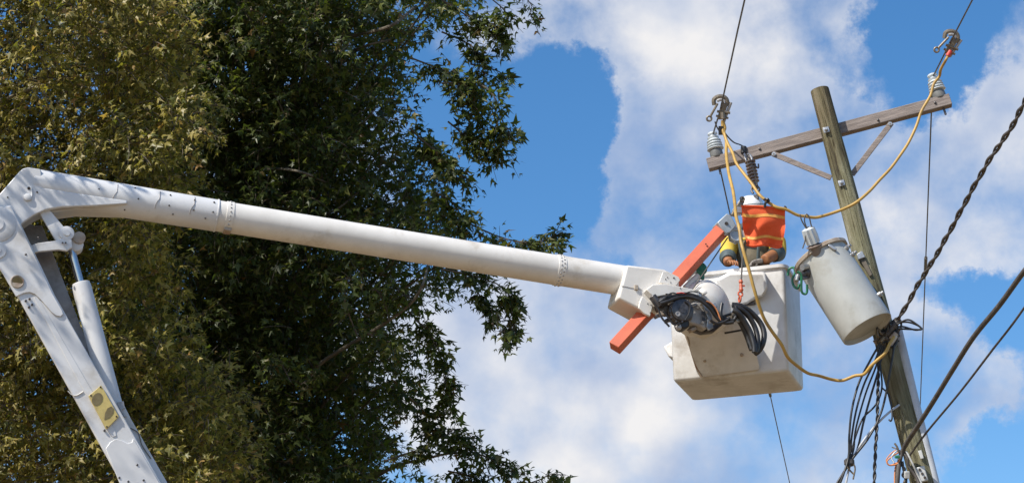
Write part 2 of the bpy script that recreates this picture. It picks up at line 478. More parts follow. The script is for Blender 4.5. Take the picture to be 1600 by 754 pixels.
lens((152, 623), 8, 10.5, 28, .2045).build('recess', 'ovals', cov)
tear = [(163, 655), (164, 645), (168, 637), (174, 634), (178, 638), (177, 645), (171, 652)]
plate(tear, .199, .2045).build('recess', 'ovals', cov)
for (x, y) in [(142, 617), (157, 604), (182, 650), (167, 666)]: MB().cyl(L(x, y, .2005), L(x, y, .207), .007, seg=8).build('screw', 'darkmetal', cov)
# round badge
bd = MB().lathe(L(27, 440, .19), LN, [(0, .052), (.012, .052), (.014, .046), (.010, .042), (.010, 0)], 28).build('round_plug', 'lid', front)
MB().cyl(L(27, 440, .2), L(27, 440, .2025), .040, seg=28).build('plug_face', 'ovals', bd)
for (x, y) in [(40, 470), (45, 480), (46, 467), (50, 476), (163, 672), (214, 726), (186, 746), (224, 750), (200, 752), (60, 372), (40, 398)]:
    MB().lathe(L(x, y, .178), LN, [(0, .009), (.016, .009), (.020, .005), (.021, 0)], 8).build('bolt', 'darkmetal', lift)
# main pivot bosses at the elbow
for (x, y, r) in [(-6, 350, .15), (-4, 391, .07)]:
    MB().lathe(L(x, y, .19), LN, [(0, r), (.008, r), (.013, r * .95), (.013, r * .40), (.02, r * .38), (.02, 0)], 32).build('pivot_boss', 'white', lift)

# ---- elbow knuckle with its tapering arm under the tube
kn = plate([(-24, 322), (0, 302), (30, 268), (36, 263), (44, 261), (64, 264), (66, 293), (120, 302), (198, 313), (199, 318), (150, 321), (96, 323), (72, 327), (54, 335), (38, 346), (26, 356), (10, 352), (-14, 350)],
           .09, .135).build('elbow_knuckle', 'white', lift, bevel=.008)
plate([(-20, 322), (0, 303), (31, 268), (45, 262), (64, 266), (64, 300), (110, 312), (96, 321), (72, 325), (54, 333), (38, 344), (12, 350)], -.14, .089).build('knuckle_core', 'white', lift, bevel=.02)
plate([(58, 322), (96, 318), (198, 318), (330, 340), (330, 346), (198, 328), (120, 326), (70, 333)], -.13, .06).build('underside_plate', 'white', lift, bevel=.006)
b = MB()
b.lathe(L(43, 309, .133), LN, [(0, .03), (.02, .03), (.025, .02), (.025, 0)], 16)
b.tube(spline(LP([(49, 292), (50, 304), (47, 312), (40, 311)], .14), 4), .006, 6)
b.build('lifting_eye', 'white', kn)
for x, y, r in ((45, 294, .012), (58, 300, .007), (12, 308, .006)): MB().cyl(L(x, y, .13), L(x, y, .142), r, seg=10).build('bolt', 'darkmetal', kn)

# ---- upper boom tube
ax0 = L(52, 291); ax1 = L(1000, 442.5)
def along(px):                                       # point of the boom axis under pixel x
    t = (px - 52) / (1000 - 52); r = ray(px, 291 + (442.5 - 291) * t)
    return L(px, 291 + (442.5 - 291) * t)
BA = (ax1 - ax0).normalized()
tube = MB().tube([ax0, along(200), along(340)], [.142, .136, .131], 36).build('boom_stub', 'white', lift)
MB().tube([along(338), along(560), along(780), along(1000)], [.127, .126, .128, .132], 40).build('upper_boom', 'fibre', lift)
for (px, r, hw) in [(338, .136, .006), (357, .132, .030), (873, .1335, .034)]:
    c = along(px)
    MB().lathe(c, BA, [(-hw, r - .006), (-hw, r), (hw, r), (hw, r - .006)], 40).build('clamp_band', 'fibre' if px > 340 else 'white', lift, bevel=.0015)
BU = (ZZ - BA * BA.dot(ZZ)).normalized(); BV = BA.cross(BU)
def on_tube(px, deg, r):                             # deg 0 = towards viewer, 90 = up
    a = R(deg); return along(px) + (LN * math.cos(a) + BU * math.sin(a)) * r, (LN * math.cos(a) + BU * math.sin(a))
b = MB()
for px, r in ((357, .132), (873, .1335)):
    for k in range(-110, 120, 16):
        for sx in (0,) if px == 357 else (-2.2, 2.2):
            c, nn = on_tube(px + sx, k + (8 if sx > 0 else 0), r); b.lathe(c - nn * .002, nn, [(0, .0075), (.004, .0075), (.008, .004), (.008, 0)], 7)
tag(b.build('rivets', 'primer', lift), kind='stuff')
b = MB()
for px, dg in ((152, 6), (145, -42), (207, 38), (214, -6), (262, 30), (262, -12), (300, 24), (300, -14), (330, 30), (330, -10), (196, -52), (270, -40), (320, -36)):
    c, nn = on_tube(px, dg, .134); b.lathe(c - nn * .004, nn, [(0, .0075), (.007, .0075), (.012, .004), (.012, 0)], 7)
tag(b.build('bolt', 'darkmetal', tube), kind='stuff')
for px in (180, 246, 300):                          # short sheet seams
    pts = [on_tube(px - 3 * (k > 3) - (2 if k > 4 else 0), 42 - 12 * k, .1375 - .00002 * (px - 180))[0] for k in range(7)]
    MB().tube(pts, .0035, 5).build('sheet_seam', 'primer', tube)
c, nn = on_tube(357, -78, .13)
MB().box(c, (BA, BU, LN), (.03, .012, .05)).build('band_lug', 'lid', lift, bevel=.004)

# ---- lift cylinder and links inside the elbow
cy0 = L(126, 442, .02); cy1 = L(186, 668, -.03)
cyl = MB().tube([cy0, cy0.lerp(cy1, .03), cy1], [.070, .076, .074], 28).build('lift_cylinder', 'white', lift, bevel=.004)
rod0 = L(111, 388, .02)
MB().cyl(rod0, cy0.lerp(cy1, .05), .029, seg=20).build('cylinder_rod', 'chrome', cyl)
MB().lathe(L(118, 384, .0), LN, [(-.05, .06), (.05, .06), (.055, .05), (.055, 0)], 20).build('rod_eye', 'white', cyl)
for off in (.07, -.10):
    plate([(58, 327), (74, 323), (110, 366), (110, 384), (98, 388), (90, 380)], off, off + .03).build('link', 'white', lift, bevel=.006)
    plate([(44, 384), (60, 379), (90, 375), (104, 368), (112, 374), (113, 386), (104, 392), (92, 390), (60, 393), (46, 397)], off + .032, off + .06).build('link', 'white', lift, bevel=.006)
pin = MB().lathe(L(101, 380, -.12), LN, [(0, .048), (.235, .048), (.236, .058), (.25, .058), (.252, .050), (.252, .026), (.262, .026), (.262, 0)], 24).build('link_pin', 'white', lift)
MB().lathe(L(121, 383, -.12), LN, [(0, .042), (.17, .042), (.175, .05), (.19, .05), (.192, .02), (.192, 0)], 20).build('link_pin', 'lid', lift)
for dx in (-2.2, 2.6): MB().cyl(L(100 + dx, 379, .138), L(100 + dx, 379, .152), .007, seg=8).build('bolt', 'darkmetal', pin)

# ---- boom tip collar and swivel plates
tip = plate([(979, 413), (1038, 420), (1054, 428), (1062, 440), (1060, 470), (1030, 486), (1005, 486), (966, 465)], -.15, .16).build('tip_collar', 'fibre', lift, bevel=.02, bseg=3)
c = MB().box(L(994, 449, .165), (LH, ZZ, LN), (.016, .022, .012)).build('latch', 'lid', tip, bevel=.004)
MB().tube([L(970, 446, .162), L(985, 449, .163), L(1003, 452, .163)], .0022, 5).build('panel_joint', 'primer', tip)
plate([(1036, 424), (1044, 424), (1060, 432), (1063, 437), (1056, 446), (1042, 443), (1030, 441)], .17, .19).build('swivel_plate', 'fibre', lift, bevel=.003)
plate([(1004, 462), (1012, 470), (1022, 470), (1020, 478), (1016, 494), (1006, 489), (998, 480), (1000, 470)], .17, .20).build('swivel_plate', 'fibre', lift, bevel=.006)
plate([(1010, 452), (1020, 444), (1040, 443), (1072, 449), (1094, 454), (1096, 462), (1074, 460), (1046, 459), (1022, 464)], .15, .24).build('cover_rail', 'fibre', lift, bevel=.006)
MB().box(L(1089, 452, .22), (LH, (ZZ * .7 + LH * .7), LN), (.02, .026, .03)).build('rail_end', 'fibre', lift, bevel=.004)
for (x, y, o) in [(1053, 434, .19), (1048, 441, .19), (1034, 463, .24), (1063, 450, .24), (1016, 488, .2), (1012, 474, .2), (1043, 433, .19), (1017, 476, .2), (1040, 436, .19)]:
    MB().cyl(L(x, y, o - .004), L(x, y, o + .004), .008 if (x, y) == (1053, 434) else .005, seg=8).build('bolt', 'darkmetal', lift)

# ---- jib: orange square beam run through the tip, with a cast head and sheave
j0 = L(960, 543.5, .06); j1 = L(1133, 354, .10)
JD = (j1 - j0).normalized(); JU = (LN * .86 + ZZ * .35 - LH * .35); JU = (JU - JD * JU.dot(JD)).normalized(); JV = JD.cross(JU)
jib = MB().box((j0 + j1) / 2, (JD, JU, JV), ((j1 - j0).length / 2, .052, .052)).build('jib_beam', 'orange', lift, bevel=.007)
MB().cyl(L(1103, 381, .15), L(1103, 381, .165), .007, seg=8).build('bolt', 'darkmetal', jib)
hd = plate([(1121, 347), (1136, 333), (1142, 336), (1151, 352), (1141, 363), (1134, 365)], .03, .17).build('jib_head', 'zinc', lift, bevel=.008)
plate([(1136, 358), (1146, 348), (1158, 356), (1160, 372), (1150, 381), (1140, 376)], .06, .075).build('sheave_cheek', 'zinc', lift, bevel=.003)
plate([(1138, 360), (1146, 352), (1156, 358), (1158, 370), (1150, 378), (1142, 374)], .13, .145).build('sheave_cheek', 'zinc', lift, bevel=.003)
sh = MB(); sh.lathe(L(1150, 367, .08), LN, [(0, .055), (.008, .055), (.014, .035), (.03, .035), (.036, .055), (.044, .055), (.044, .02), (.05, .02), (.05, 0)], 28)
sh.build('sheave', 'primer', lift)
MB().torus(L(1150, 367, .15), LN, .052, .009, 24).build('sheave_rim', 'zinc', lift)
MB().cyl(L(1135, 349, .165), L(1135, 349, .178), .016, seg=12).build('bolt', 'darkmetal', hd)
# latch arm above the head
arm = plate([(1143, 335), (1149, 323), (1158, 311), (1161, 307), (1164, 309), (1164, 315), (1157, 326), (1150, 337)], .08, .12).build('latch_arm', 'brass', lift, bevel=.006)
MB().torus(L(1160, 311, .125), LN, .02, .007, 16).build('eye', 'brass', arm)
MB().box(L(1152, 330, .10), (LH, ZZ, LN), (.035, .03, .035)).build('latch_block', 'zinc', arm, bevel=.008)
# small ram beside the jib and the green disc
MB().cyl(L(1060, 441, .02), L(1084, 421, .02), .034, seg=18).build('jib_ram', 'fibre', lift, bevel=.004)
MB().cyl(L(1070, 450, .03), L(1091, 430, .03), .026, seg=16).build('jib_ram', 'fibre', lift, bevel=.004)
MB().lathe(L(1093, 421, -.02), LN, [(0, .06), (.03, .06), (.034, .054), (.034, .02), (.04, .02), (.04, 0)], 28).build('green_disc', 'green', lift)
plate([(1090, 424), (1101, 424), (1101, 436), (1092, 434)], -.02, .012).build('green_tab', 'green', lift, bevel=.004)
# winch lines
MB().tube([L(1137, 371, .12), L(1082, 452, .14)], .006, 6).build('winch_line', 'cable', lift)
MB().tube(spline(LP([(1159, 371), (1161, 390), (1160, 405), (1158, 440)], .16), 5), .008, 6).build('winch_line', 'cable', lift)
hk = MB()
hk.lathe(L(1157.5, 437, .16), (0, 0, -1), [(0, .014), (.02, .02), (.035, .012), (.05, .016), (.075, .014), (.09, .02), (.11, .012)], 12)
hk.torus(L(1157, 459, .16), LN, .020, .008, 18, ref=ZZ); hk.torus(L(1156, 467, .16), LH, .024, .008, 18, ref=ZZ)
hk.box(L(1160, 446, .165), (LH, ZZ, LN), (.022, .006, .006))
hk.build('chain_hook', 'orange', lift)

# ---- bucket drive: motor, gearbox, valve, hoses
MB().lathe(L(1086, 495, .0), LN, [(-.1, .15), (.05, .165), (.09, .155), (.10, .13), (.10, 0)], 36).build('swivel_housing', 'fibre', lift)
mot = MB().lathe(L(1059, 490, .20), LN, [(0, .10), (.06, .10), (.065, .107), (.085, .107), (.09, .098), (.12, .098), (.124, .09), (.124, .03), (.13, .03), (.13, 0)], 32).build('drive_motor', 'darkmetal', lift)
for k in range(9):
    a = R(40 * k + 12); c = L(1059, 490, .30) + (LH * math.cos(a) + ZZ * math.sin(a)) * .078
    MB().cyl(c, c + LN * .026, .008, seg=6).build('bolt', 'darkmetal', mot)
MB().lathe(L(1059, 490, .33), LN, [(0, .022), (.006, .022), (.006, .012), (.001, .010), (.001, 0)], 14).build('shaft_cap', 'primer', mot)
MB().lathe(L(1037, 480, .16), LN, [(0, .085), (.07, .085), (.08, .07), (.08, 0)], 24).build('pump_body', 'darkmetal', lift)
vb = MB().cyl(L(1019, 462, .24), L(1031, 479, .24), .034, seg=16).build('valve_body', 'darkmetal', lift, bevel=.006)
MB().cyl(L(1028, 474, .24), L(1041, 470, .25), .02, seg=10).build('fitting', 'darkmetal', vb)
MB().lathe(L(1062, 510, .18), LN, [(0, .05), (.10, .05), (.11, .038), (.11, 0)], 16).build('lower_fitting', 'black', lift)
MB().ball(L(1060, 511, .30), .028, seg=12).build('fitting_cap', 'primer', lift)
gb = plate([(1072, 474), (1086, 470), (1100, 472), (1108, 482), (1112, 496), (1111, 508), (1102, 514), (1090, 508), (1078, 505), (1068, 500)], .12, .22).build('gearbox', 'primer', lift, bevel=.02, bseg=3)
plate([(1093, 468), (1101, 472), (1112, 492), (1115, 512), (1107, 516), (1104, 509), (1106, 496), (1100, 480)], .225, .245).build('gearbox_flange', 'steel', gb, bevel=.004)
MB().torus(L(1082, 470, .22), LN, .045, .010, 18, a0=100, a1=330, ref=LH).build('lifting_hook', 'steel', gb)
for (x, y) in [(1096, 476), (1104, 487), (1109, 503), (1098, 503), (1080, 497), (1090, 480)]: MB().cyl(L(x, y, .23), L(x, y, .255), .012, seg=6).build('bolt', 'primer', gb)
plate([(1096, 486), (1101, 486), (1103, 500), (1098, 502)], .246, .252).build('slot', 'darkmetal', gb)
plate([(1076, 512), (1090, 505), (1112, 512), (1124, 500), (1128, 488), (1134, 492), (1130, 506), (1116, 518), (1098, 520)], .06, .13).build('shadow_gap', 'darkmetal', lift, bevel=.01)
hoses = [
    ([(1030, 472), (1040, 466), (1056, 462), (1072, 459), (1090, 464), (1108, 475), (1122, 490), (1134, 498), (1146, 500)], .30, .017),
    ([(1032, 474), (1044, 470), (1058, 465), (1074, 463), (1092, 468), (1108, 480), (1120, 496), (1132, 504), (1146, 503)], .33, .015),
    ([(1034, 478), (1048, 469), (1066, 465), (1086, 466), (1102, 474), (1116, 488), (1128, 494), (1142, 490)], .28, .013),
    ([(1144, 476), (1158, 478), (1174, 488), (1188, 504), (1194, 520), (1192, 536), (1186, 547), (1180, 552)], .26, .024),
    ([(1146, 480), (1156, 482), (1170, 494), (1180, 512), (1184, 530), (1182, 545), (1178, 551)], .30, .023),
    ([(1146, 484), (1153, 488), (1162, 500), (1172, 518), (1178, 538), (1179, 550)], .33, .024),
    ([(1146, 492), (1152, 496), (1160, 508), (1168, 526), (1175, 546)], .27, .026),
    ([(1128, 474), (1126, 490), (1130, 500), (1142, 503), (1150, 494), (1150, 478)], .31, .016),
]
for pl, off, r in hoses:
    MB().tube(spline([L(x, y, off + .012 * math.sin(i * 1.7)) for i, (x, y) in enumerate(pl)], 6), r, 10).build('hydraulic_hose', 'black', lift)
MB().tube([L(1057, 458, .30), L(1065, 457, .31), L(1072, 459, .31)], .006, 6).build('red_wire', 'red', lift)
MB().tube(spline(LP([(1040, 459), (1050, 460), (1060, 459), (1072, 460)], .29), 4), .006, 6).build('hydraulic_hose', 'black', lift)
cl = MB(); cl.torus(L(1153, 498, .30), LN, .022, .009, 14); cl.box(L(1152, 498, .29), (LH, ZZ, LN), (.014, .022, .02)); cl.build('hose_clamp', 'steel', lift)
# small fittings, clips and leads crowding the drive
for (x, y, o, w, h, mt) in [(1046, 470, .26, .022, .03, 'primer'), (1078, 463, .27, .03, .014, 'primer'), (1052, 463, .28, .014, .018, 'brass'), (1070, 500, .24, .02, .024, 'darkmetal'), (1033, 490, .22, .026, .02, 'lid'),
                            (1092, 462, .25, .014, .02, 'steel'), (1044, 500, .20, .03, .016, 'darkmetal'), (1115, 478, .26, .018, .022, 'steel'), (1100, 458, .24, .02, .012, 'fibre'), (1026, 494, .20, .016, .014, 'darkmetal'), (1082, 515, .16, .03, .014, 'lid')]:
    MB().box(L(x, y, o), (LH * .9 + ZZ * .4, ZZ * .9 - LH * .4, LN), (w, h, .03)).build('fitting', mt, lift, bevel=.005)
for pl, r, mt in [([(1040, 464), (1050, 457), (1064, 460), (1080, 455), (1096, 458)], .005, 'black'), ([(1036, 486), (1044, 496), (1052, 506), (1062, 506)], .008, 'black'), ([(1070, 470), (1078, 478), (1076, 490), (1070, 500)], .007, 'black'),
                  ([(1104, 470), (1112, 474), (1120, 484), (1126, 500)], .006, 'ochrewire'), ([(1020, 470), (1028, 482), (1034, 496), (1046, 510)], .009, 'black'), ([(1110, 500), (1120, 505), (1132, 502), (1140, 496)], .012, 'black')]:
    MB().tube(spline(LP(pl, .33), 5), r, 7).build('lead', mt, lift)
# white domed elbow cover and the moulded bracket that carries the bucket
dm = MB(); dm.lathe(L(1108, 477, .02), (LN * .8 + LH * .5 + ZZ * .15), [(-.16, .245), (-.02, .24), (.06, .215), (.11, .16), (.14, .09), (.148, .03), (.15, 0)], 36)
dm.build('elbow_cover', 'fibre', lift)
# ---- bucket
BY = R(-19.0)
BE = Vector((math.cos(BY), math.sin(BY), 0)); BG = Vector((-math.sin(BY), math.cos(BY), 0))
BR_ = P(1232, 579, 17.45)                             # near right bottom corner
BW, BD, BH = 1.045, .70, .98
BO = BR_ - BE * (BW / 2)                              # middle of the near bottom edge


def B(u, v, w): return BO + BE * u + BG * v + ZZ * w


def rrect(hw, hd, rad, n=5):
    pts = []
    for (sx, sy, a0) in ((1, 1, 0), (-1, 1, 90), (-1, -1, 180), (1, -1, 270)):
        for k in range(n + 1):
            a = R(a0 + 90 * k / n)
            pts.append((sx * (hw - rad) + rad * math.cos(a), sy * (hd - rad) + rad * math.sin(a)))
    return pts


def loft(rings):
    """rings: (height, half width, half depth, corner radius)"""
    m = MB(); vs = []; fs = []; k = None
    for (h, hw, hd, rad) in rings:
        q = rrect(hw, hd, rad); k = len(q)
        vs += [B(x, BD / 2 + y, h) for x, y in q]
    for j in range(len(rings) - 1):
        for i in range(k):
            i2 = (i + 1) % k; fs.append([j * k + i, j * k + i2, (j + 1) * k + i2, (j + 1) * k + i])
    fs.append(list(range(k))[::-1]); fs.append([(len(rings) - 1) * k + i for i in range(k)])
    return m.add(vs, fs)


hw, hd = BW / 2, BD / 2
bucket = loft([(0, hw - .035, hd - .035, .04), (.008, hw - .012, hd - .012, .035), (.03, hw, hd, .035), (BH - .03, hw + .012, hd + .012, .04), (BH, hw + .012, hd + .012, .04),
               (BH, hw - .012, hd - .012, .05), (.05, hw - .03, hd - .03, .04)]).build('bucket', 'bucket', lift, smooth=50)
loft([(BH - .03, hw + .010, hd + .010, .065), (BH - .024, hw + .036, hd + .036, .085), (BH + .004, hw + .038, hd + .038, .085), (BH + .008, hw + .03, hd + .03, .08),
      (BH + .008, hw - .010, hd - .010, .05), (BH - .03, hw - .011, hd - .011, .05)]).build('rim', 'bucket', bucket, smooth=50)


def bprism(poly, v0, v1):
    """polygon in the bucket's front face, from v0 outwards to v1 (negative v is towards the viewer)"""
    return MB().prism([B(u, v1, w) for u, w in poly], BG * (v0 - v1))


def bpix(x, y, v):
    """bucket point at depth v seen at a pixel"""
    r = ray(x, y); t = (B(0, v, 0) - CAMLOC).dot(BG) / r.dot(BG)
    return CAMLOC + r * t


# moulded carrying bracket: a wide tapering apron under the elbow cover
ap = [(1062, 486), (1150, 486), (1176, 520), (1187, 572), (1186, 577), (1096, 589), (1088, 580), (1078, 544)]
top = [bpix(x, y, -.46 if y < 500 else (-.32 if y < 560 else -.04)) for x, y in ap]; bot = [bpix(x, y, .01) for x, y in ap]
m = MB(); k = len(ap)
m.add(top + bot, [list(range(k)), [k + i for i in range(k)][::-1]] + [[i, k + i, k + (i + 1) % k, (i + 1) % k] for i in range(k)])
brk = m.build('carrying_bracket', 'bucket', lift, bevel=.012)
for (x, y) in [(1159, 554), (1101, 563)]:
    MB().ball(bpix(x, y, -.16), .016, seg=10, rings=6).build('bolt', 'lid', brk)
MB().tube([bpix(1132, 520, -.40), bpix(1166, 514, -.38)], .009, 6).build('bracket_slot', 'black', brk)
MB().tube(spline([bpix(1066, 508, -.42), bpix(1078, 540, -.33), bpix(1088, 572, -.12), bpix(1096, 588, -.06)], 4), .012, 7).build('bracket_lip', 'lid', brk)
# moulded pocket and step on the front, top right of the cover
pk = [(1118, 436), (1140, 424), (1196, 424), (1200, 450), (1194, 462), (1182, 466), (1168, 474), (1150, 478), (1130, 470)]
top = [bpix(x, y, -.20 if y < 455 else -.10) for x, y in pk]; bot = [bpix(x, y, .01) for x, y in pk]; k = len(pk)
m = MB(); m.add(top + bot, [list(range(k)), [k + i for i in range(k)][::-1]] + [[i, k + i, k + (i + 1) % k, (i + 1) % k] for i in range(k)])
m.build('tool_pocket', 'bucket', bucket, bevel=.03, bseg=3)
# small latch under the pocket, ear on the left, scuffs of hardware on the front
MB().box(bpix(1171, 474, -.03), (BE, ZZ, BG), (.05, .012, .03)).build('pocket_latch', 'darkmetal', bucket, bevel=.004)
er = [B(-hw - .10, .08, .36), B(-hw - .005, .06, .40), B(-hw - .005, .06, .24), B(-hw - .055, .08, .26)]
MB().prism(er, BG * .14).build('side_ear', 'bucket', bucket, bevel=.012)

# pedestal out of view that carries the lower boom
pd = MB(); pd.lathe(base_pt, ZZ, [(0, .9), (.9, .9), (.92, .5), (low_end.z - .35, .42), (low_end.z - .3, .55), (low_end.z + .05, .55), (low_end.z + .05, 0)], 28)
pd.build('pedestal', 'white', lift)
# ================================================================== UTILITY POLE
PT = P(1281, 143, 18.5)
PN = -(PT - CAMLOC); PN.z = 0; PN.normalize()         # towards the viewer, horizontal
PR = Vector((-PN.y, PN.x, 0))                         # to the right across the picture
if PR.x < 0: PR = -PR


def Q(x, y, off=0.0):
    """point of the pole's vertical plane, off metres towards the viewer, seen at a pixel"""
    r = ray(x, y); t = ((PT - CAMLOC).dot(PN) + off) / r.dot(PN)
    return CAMLOC + r * t


p_top = Q(1281, 141); p_low = Q(1443, 754)
PA = (p_top - p_low).normalized()                     # up along the pole
p_base = p_top - PA * ((p_top.z + .6) / PA.z)
foot = p_top - PA * (p_top.z / PA.z)
pole = thing('utility_pole', 'leaning weathered wooden utility pole with a timber crossarm near its top', 'utility pole', foot)
vs = []; fs = []; SG = 22; NR = 60; rr_ = random.Random(3)
Lp = (p_top - p_base).length; pu = PR - PA * PR.dot(PA); pu.normalize(); pw = PA.cross(pu)
wob = [rr_.uniform(-1, 1) for _ in range(SG)]
for j in range(NR + 1):
    t = j / NR; rad = .086 + (.150 - .086) * t
    for k in range(SG):
        a = 2 * math.pi * k / SG
        rr = rad * (1 + .028 * wob[k] * (1 - .4 * math.sin(j * .31 + k)) + .012 * rr_.uniform(-1, 1))
        vs.append(p_top - PA * (Lp * t) + (pu * math.cos(a) + pw * math.sin(a)) * rr)
for j in range(NR):
    for k in range(SG):
        k2 = (k + 1) % SG; fs.append([j * SG + k, j * SG + k2, (j + 1) * SG + k2, (j + 1) * SG + k])
fs.append(list(range(SG))); fs.append([NR * SG + k for k in range(SG)][::-1])
# the mesh is laid out upright in its own frame so that the grain runs along it
rot = Matrix((pu, pw, PA)).transposed().to_4x4()
me = bpy.data.meshes.new('shaft'); inv = rot.inverted()
me.from_pydata([inv @ (v - foot) for v in vs], [], fs); me.polygons.foreach_set('use_smooth', [True] * len(fs)); me.set_sharp_from_angle(angle=R(50))
me.materials.append(M['pole'])
sh_ = bpy.data.objects.new('shaft', me); COL.objects.link(sh_); sh_.parent = pole; sh_.rotation_euler = rot.to_euler()


def slab(name, a, b, w, t, mat, parent, wdir, bevel=.004):
    """a bar from a to b: w wide along wdir, t thick"""
    a = Vector(a); b = Vector(b); d = (b - a).normalized(); wd = (Vector(wdir) - d * Vector(wdir).dot(d)).normalized(); td = d.cross(wd)
    return MB().box((a + b) / 2, (d, wd, td), ((b - a).length / 2, w / 2, t / 2)).build(name, mat, parent, bevel=bevel)


# timber crossarm behind the pole (own frame so the grain follows it)
ca = Q(1106, 258, -.135); cb = Q(1485, 157, -.135); CD = (cb - ca).normalized(); CU = (PA - CD * PA.dot(CD)).normalized(); CN = CD.cross(CU)
if CN.dot(PN) < 0: CN = -CN
me = bpy.data.meshes.new('crossarm')
half_l = (cb - ca).length / 2
m = MB(); m.box((0, 0, 0), ((1, 0, 0), (0, 1, 0), (0, 0, 1)), (half_l, .056, .045))
me.from_pydata(m.v, [], m.f); bm = bmesh.new(); bm.from_mesh(me); bmesh.ops.recalc_face_normals(bm, faces=bm.faces); bm.to_mesh(me); bm.free()
me.materials.append(M['arm'])
arm_o = bpy.data.objects.new('crossarm', me); COL.objects.link(arm_o); arm_o.parent = pole
r3 = Matrix((CD, CU, CD.cross(CU))).transposed().to_4x4()
arm_o.matrix_local = Matrix.Translation((ca + cb) / 2 - foot) @ r3
bv = arm_o.modifiers.new('bevel', 'BEVEL'); bv.width = .006; bv.segments = 2


def A(x, y, off): return Q(x, y, -.135 + off)         # points round the arm


slab('brace', A(1207, 240, .06), A(1299, 278, .075), .052, .012, 'arm', pole, CU)
slab('brace', A(1393, 192, .06), A(1331, 273, .075), .052, .012, 'arm', pole, CU)
for (x, y) in [(1209, 241), (1391, 194)]:
    t = MB(); t.cyl(A(x, y, .02), A(x, y, .085), .010, seg=8); t.lathe(A(x, y, .07), PN, [(0, .02), (.012, .02), (.012, 0)], 6); t.build('brace_bolt', 'steel', pole)
for (x, y) in [(1291, 203), (1315, 286)]:
    wx = MB().box(Q(x, y, .095), (pu, PA, PN), (.028, .028, .006)).build('washer', 'steel', pole, bevel=.003)
    MB().lathe(Q(x, y, .10), PN, [(0, .018), (.016, .018), (.02, .012), (.035, .012), (.035, 0)], 6).build('nut', 'steel', pole)
for (x, y) in [(1461, 161), (1372, 188), (1187, 233)]:
    MB().lathe(A(x, y, .043), PN, [(0, .012), (.012, .012), (.016, .006), (.016, 0)], 8).build('arm_bolt', 'darkmetal', pole)


def insulator(x0, y0, x1, y1, off):
    a = A(x0, y0, off); b = A(x1, y1, off); d = (b - a).normalized(); ln = (b - a).length
    i = MB().lathe(a, d, [(-.02, .055), (.0, .062), (.045, .060), (.06, .045), (.06, 0)], 24).build('insulator_base', 'cap', pole)
    prof = []; h = .055; st = (ln * .72 - .055) / 4
    for k in range(4):
        rr = .079 - .004 * k
        prof += [(h, .035), (h + .004, rr * .8), (h + .010, rr), (h + .016, rr * .97), (h + .034, .042)]; h += st
    prof += [(h, .034), (h + .008, .050), (h + .022, .055), (h + .03, .035), (h + .045, .032), (h + .055, .046), (h + .07, .044), (h + .078, .02), (h + .078, 0)]
    MB().lathe(a, d, prof, 28).build('insulator', 'porcelain', pole)
    MB().cyl(a - d * .03, a - d * .19, .011, seg=8).build('insulator_pin', 'darkmetal', pole)
    return a + d * (h + .045), d


insA, dA = insulator(1120, 243, 1113, 209, 0)
insB, dB = insulator(1468, 151, 1456.5, 118, 0)

# bracket and dropped fuse link on the arm's left half: hangs from it
MB().cyl(A(1162, 240, .05), A(1162, 229, .05), .028, seg=12).build('arm_bracket', 'black', pole, bevel=.006)
arr = thing('surge_arrester', 'small brown ribbed arrester with a metal hook hanging under the left half of the crossarm', 'arrester', A(1176, 300, .11))
a0 = A(1172, 252, .11); a1 = A(1179, 287, .11); d = (a1 - a0).normalized(); ln = (a1 - a0).length
pr = []
for k in range(7):
    h = ln * k / 7; pr += [(h, .026), (h + .004, .05), (h + .012, .05), (h + .020, .027)]
MB().lathe(a0, d, pr + [(ln, .026), (ln, 0)], 18).build('ribbed_body', 'polymer', arr)
t = MB(); t.tube(spline([A(1163, 240, .10), A(1166, 250, .12), A(1170, 256, .12), A(1175, 250, .12), A(1172, 242, .11), A(1167, 241, .11)], 5), .010, 7); t.build('top_clip', 'steel', arr)
t = MB(); t.tube(spline([A(1177, 254, .13), A(1181, 260, .14), A(1185, 262, .14), A(1185, 256, .14)], 5), .008, 7); t.build('hook', 'darkmetal', arr)
MB().tube([A(1169, 246, .13), A(1178, 266, .14), A(1183, 290, .14)], .011, 7).build('fuse_tube', 'brass', arr)
t = MB(); t.cyl(a1, a1 + d * .05, .03, seg=12); t.tube(spline([A(1176, 288, .12), A(1174, 297, .12), A(1177, 302, .13)], 4), .010, 6)
t.tube(spline([A(1181, 288, .13), A(1187, 296, .13), A(1182, 301, .13)], 4), .010, 6); t.build('bottom_clip', 'darkmetal', arr)

# grey conduit up the right side
cq = [Q(1399, 505, .03), Q(1407, 535, .03), Q(1433, 645, .03), Q(1460, 754, .03)]
cdir = (cq[3] - cq[1]).normalized()
cd_end = cq[3] + cdir * ((cq[3].z + .1) / -cdir.z)
MB().tube([cq[1] - cdir * .12, cq[1], cq[2], cq[3], cd_end], .044, 18).build('conduit', 'conduit', pole)
# pale strap plates and a knot on the shaft near the bottom
slab('staple', Q(1437, 703, .125), Q(1441, 716, .125), .03, .012, 'clearplastic', pole, pu)
tm = slab('terminal_box', Q(1437, 729, .14), Q(1444, 752, .14), .075, .05, 'clearplastic', pole, pu, bevel=.008)
for k in range(3): MB().cyl(Q(1437 + 4 * k, 733 + 6 * k, .165), Q(1437 + 4 * k, 733 + 6 * k, .175), .012, seg=8).build('terminal', 'darkmetal', tm)
MB().prism([Q(1339, 399, .09), Q(1347, 394, .09), Q(1352, 404, .09), Q(1341, 408, .09)], PN * .05).build('hanger_plate', 'steel', pole, bevel=.004)
MB().prism([Q(1342, 405, .08), Q(1350, 403, .08), Q(1363, 430, .08), Q(1359, 434, .08)], PN * .04).build('hanger_bracket', 'bark', pole, bevel=.004)

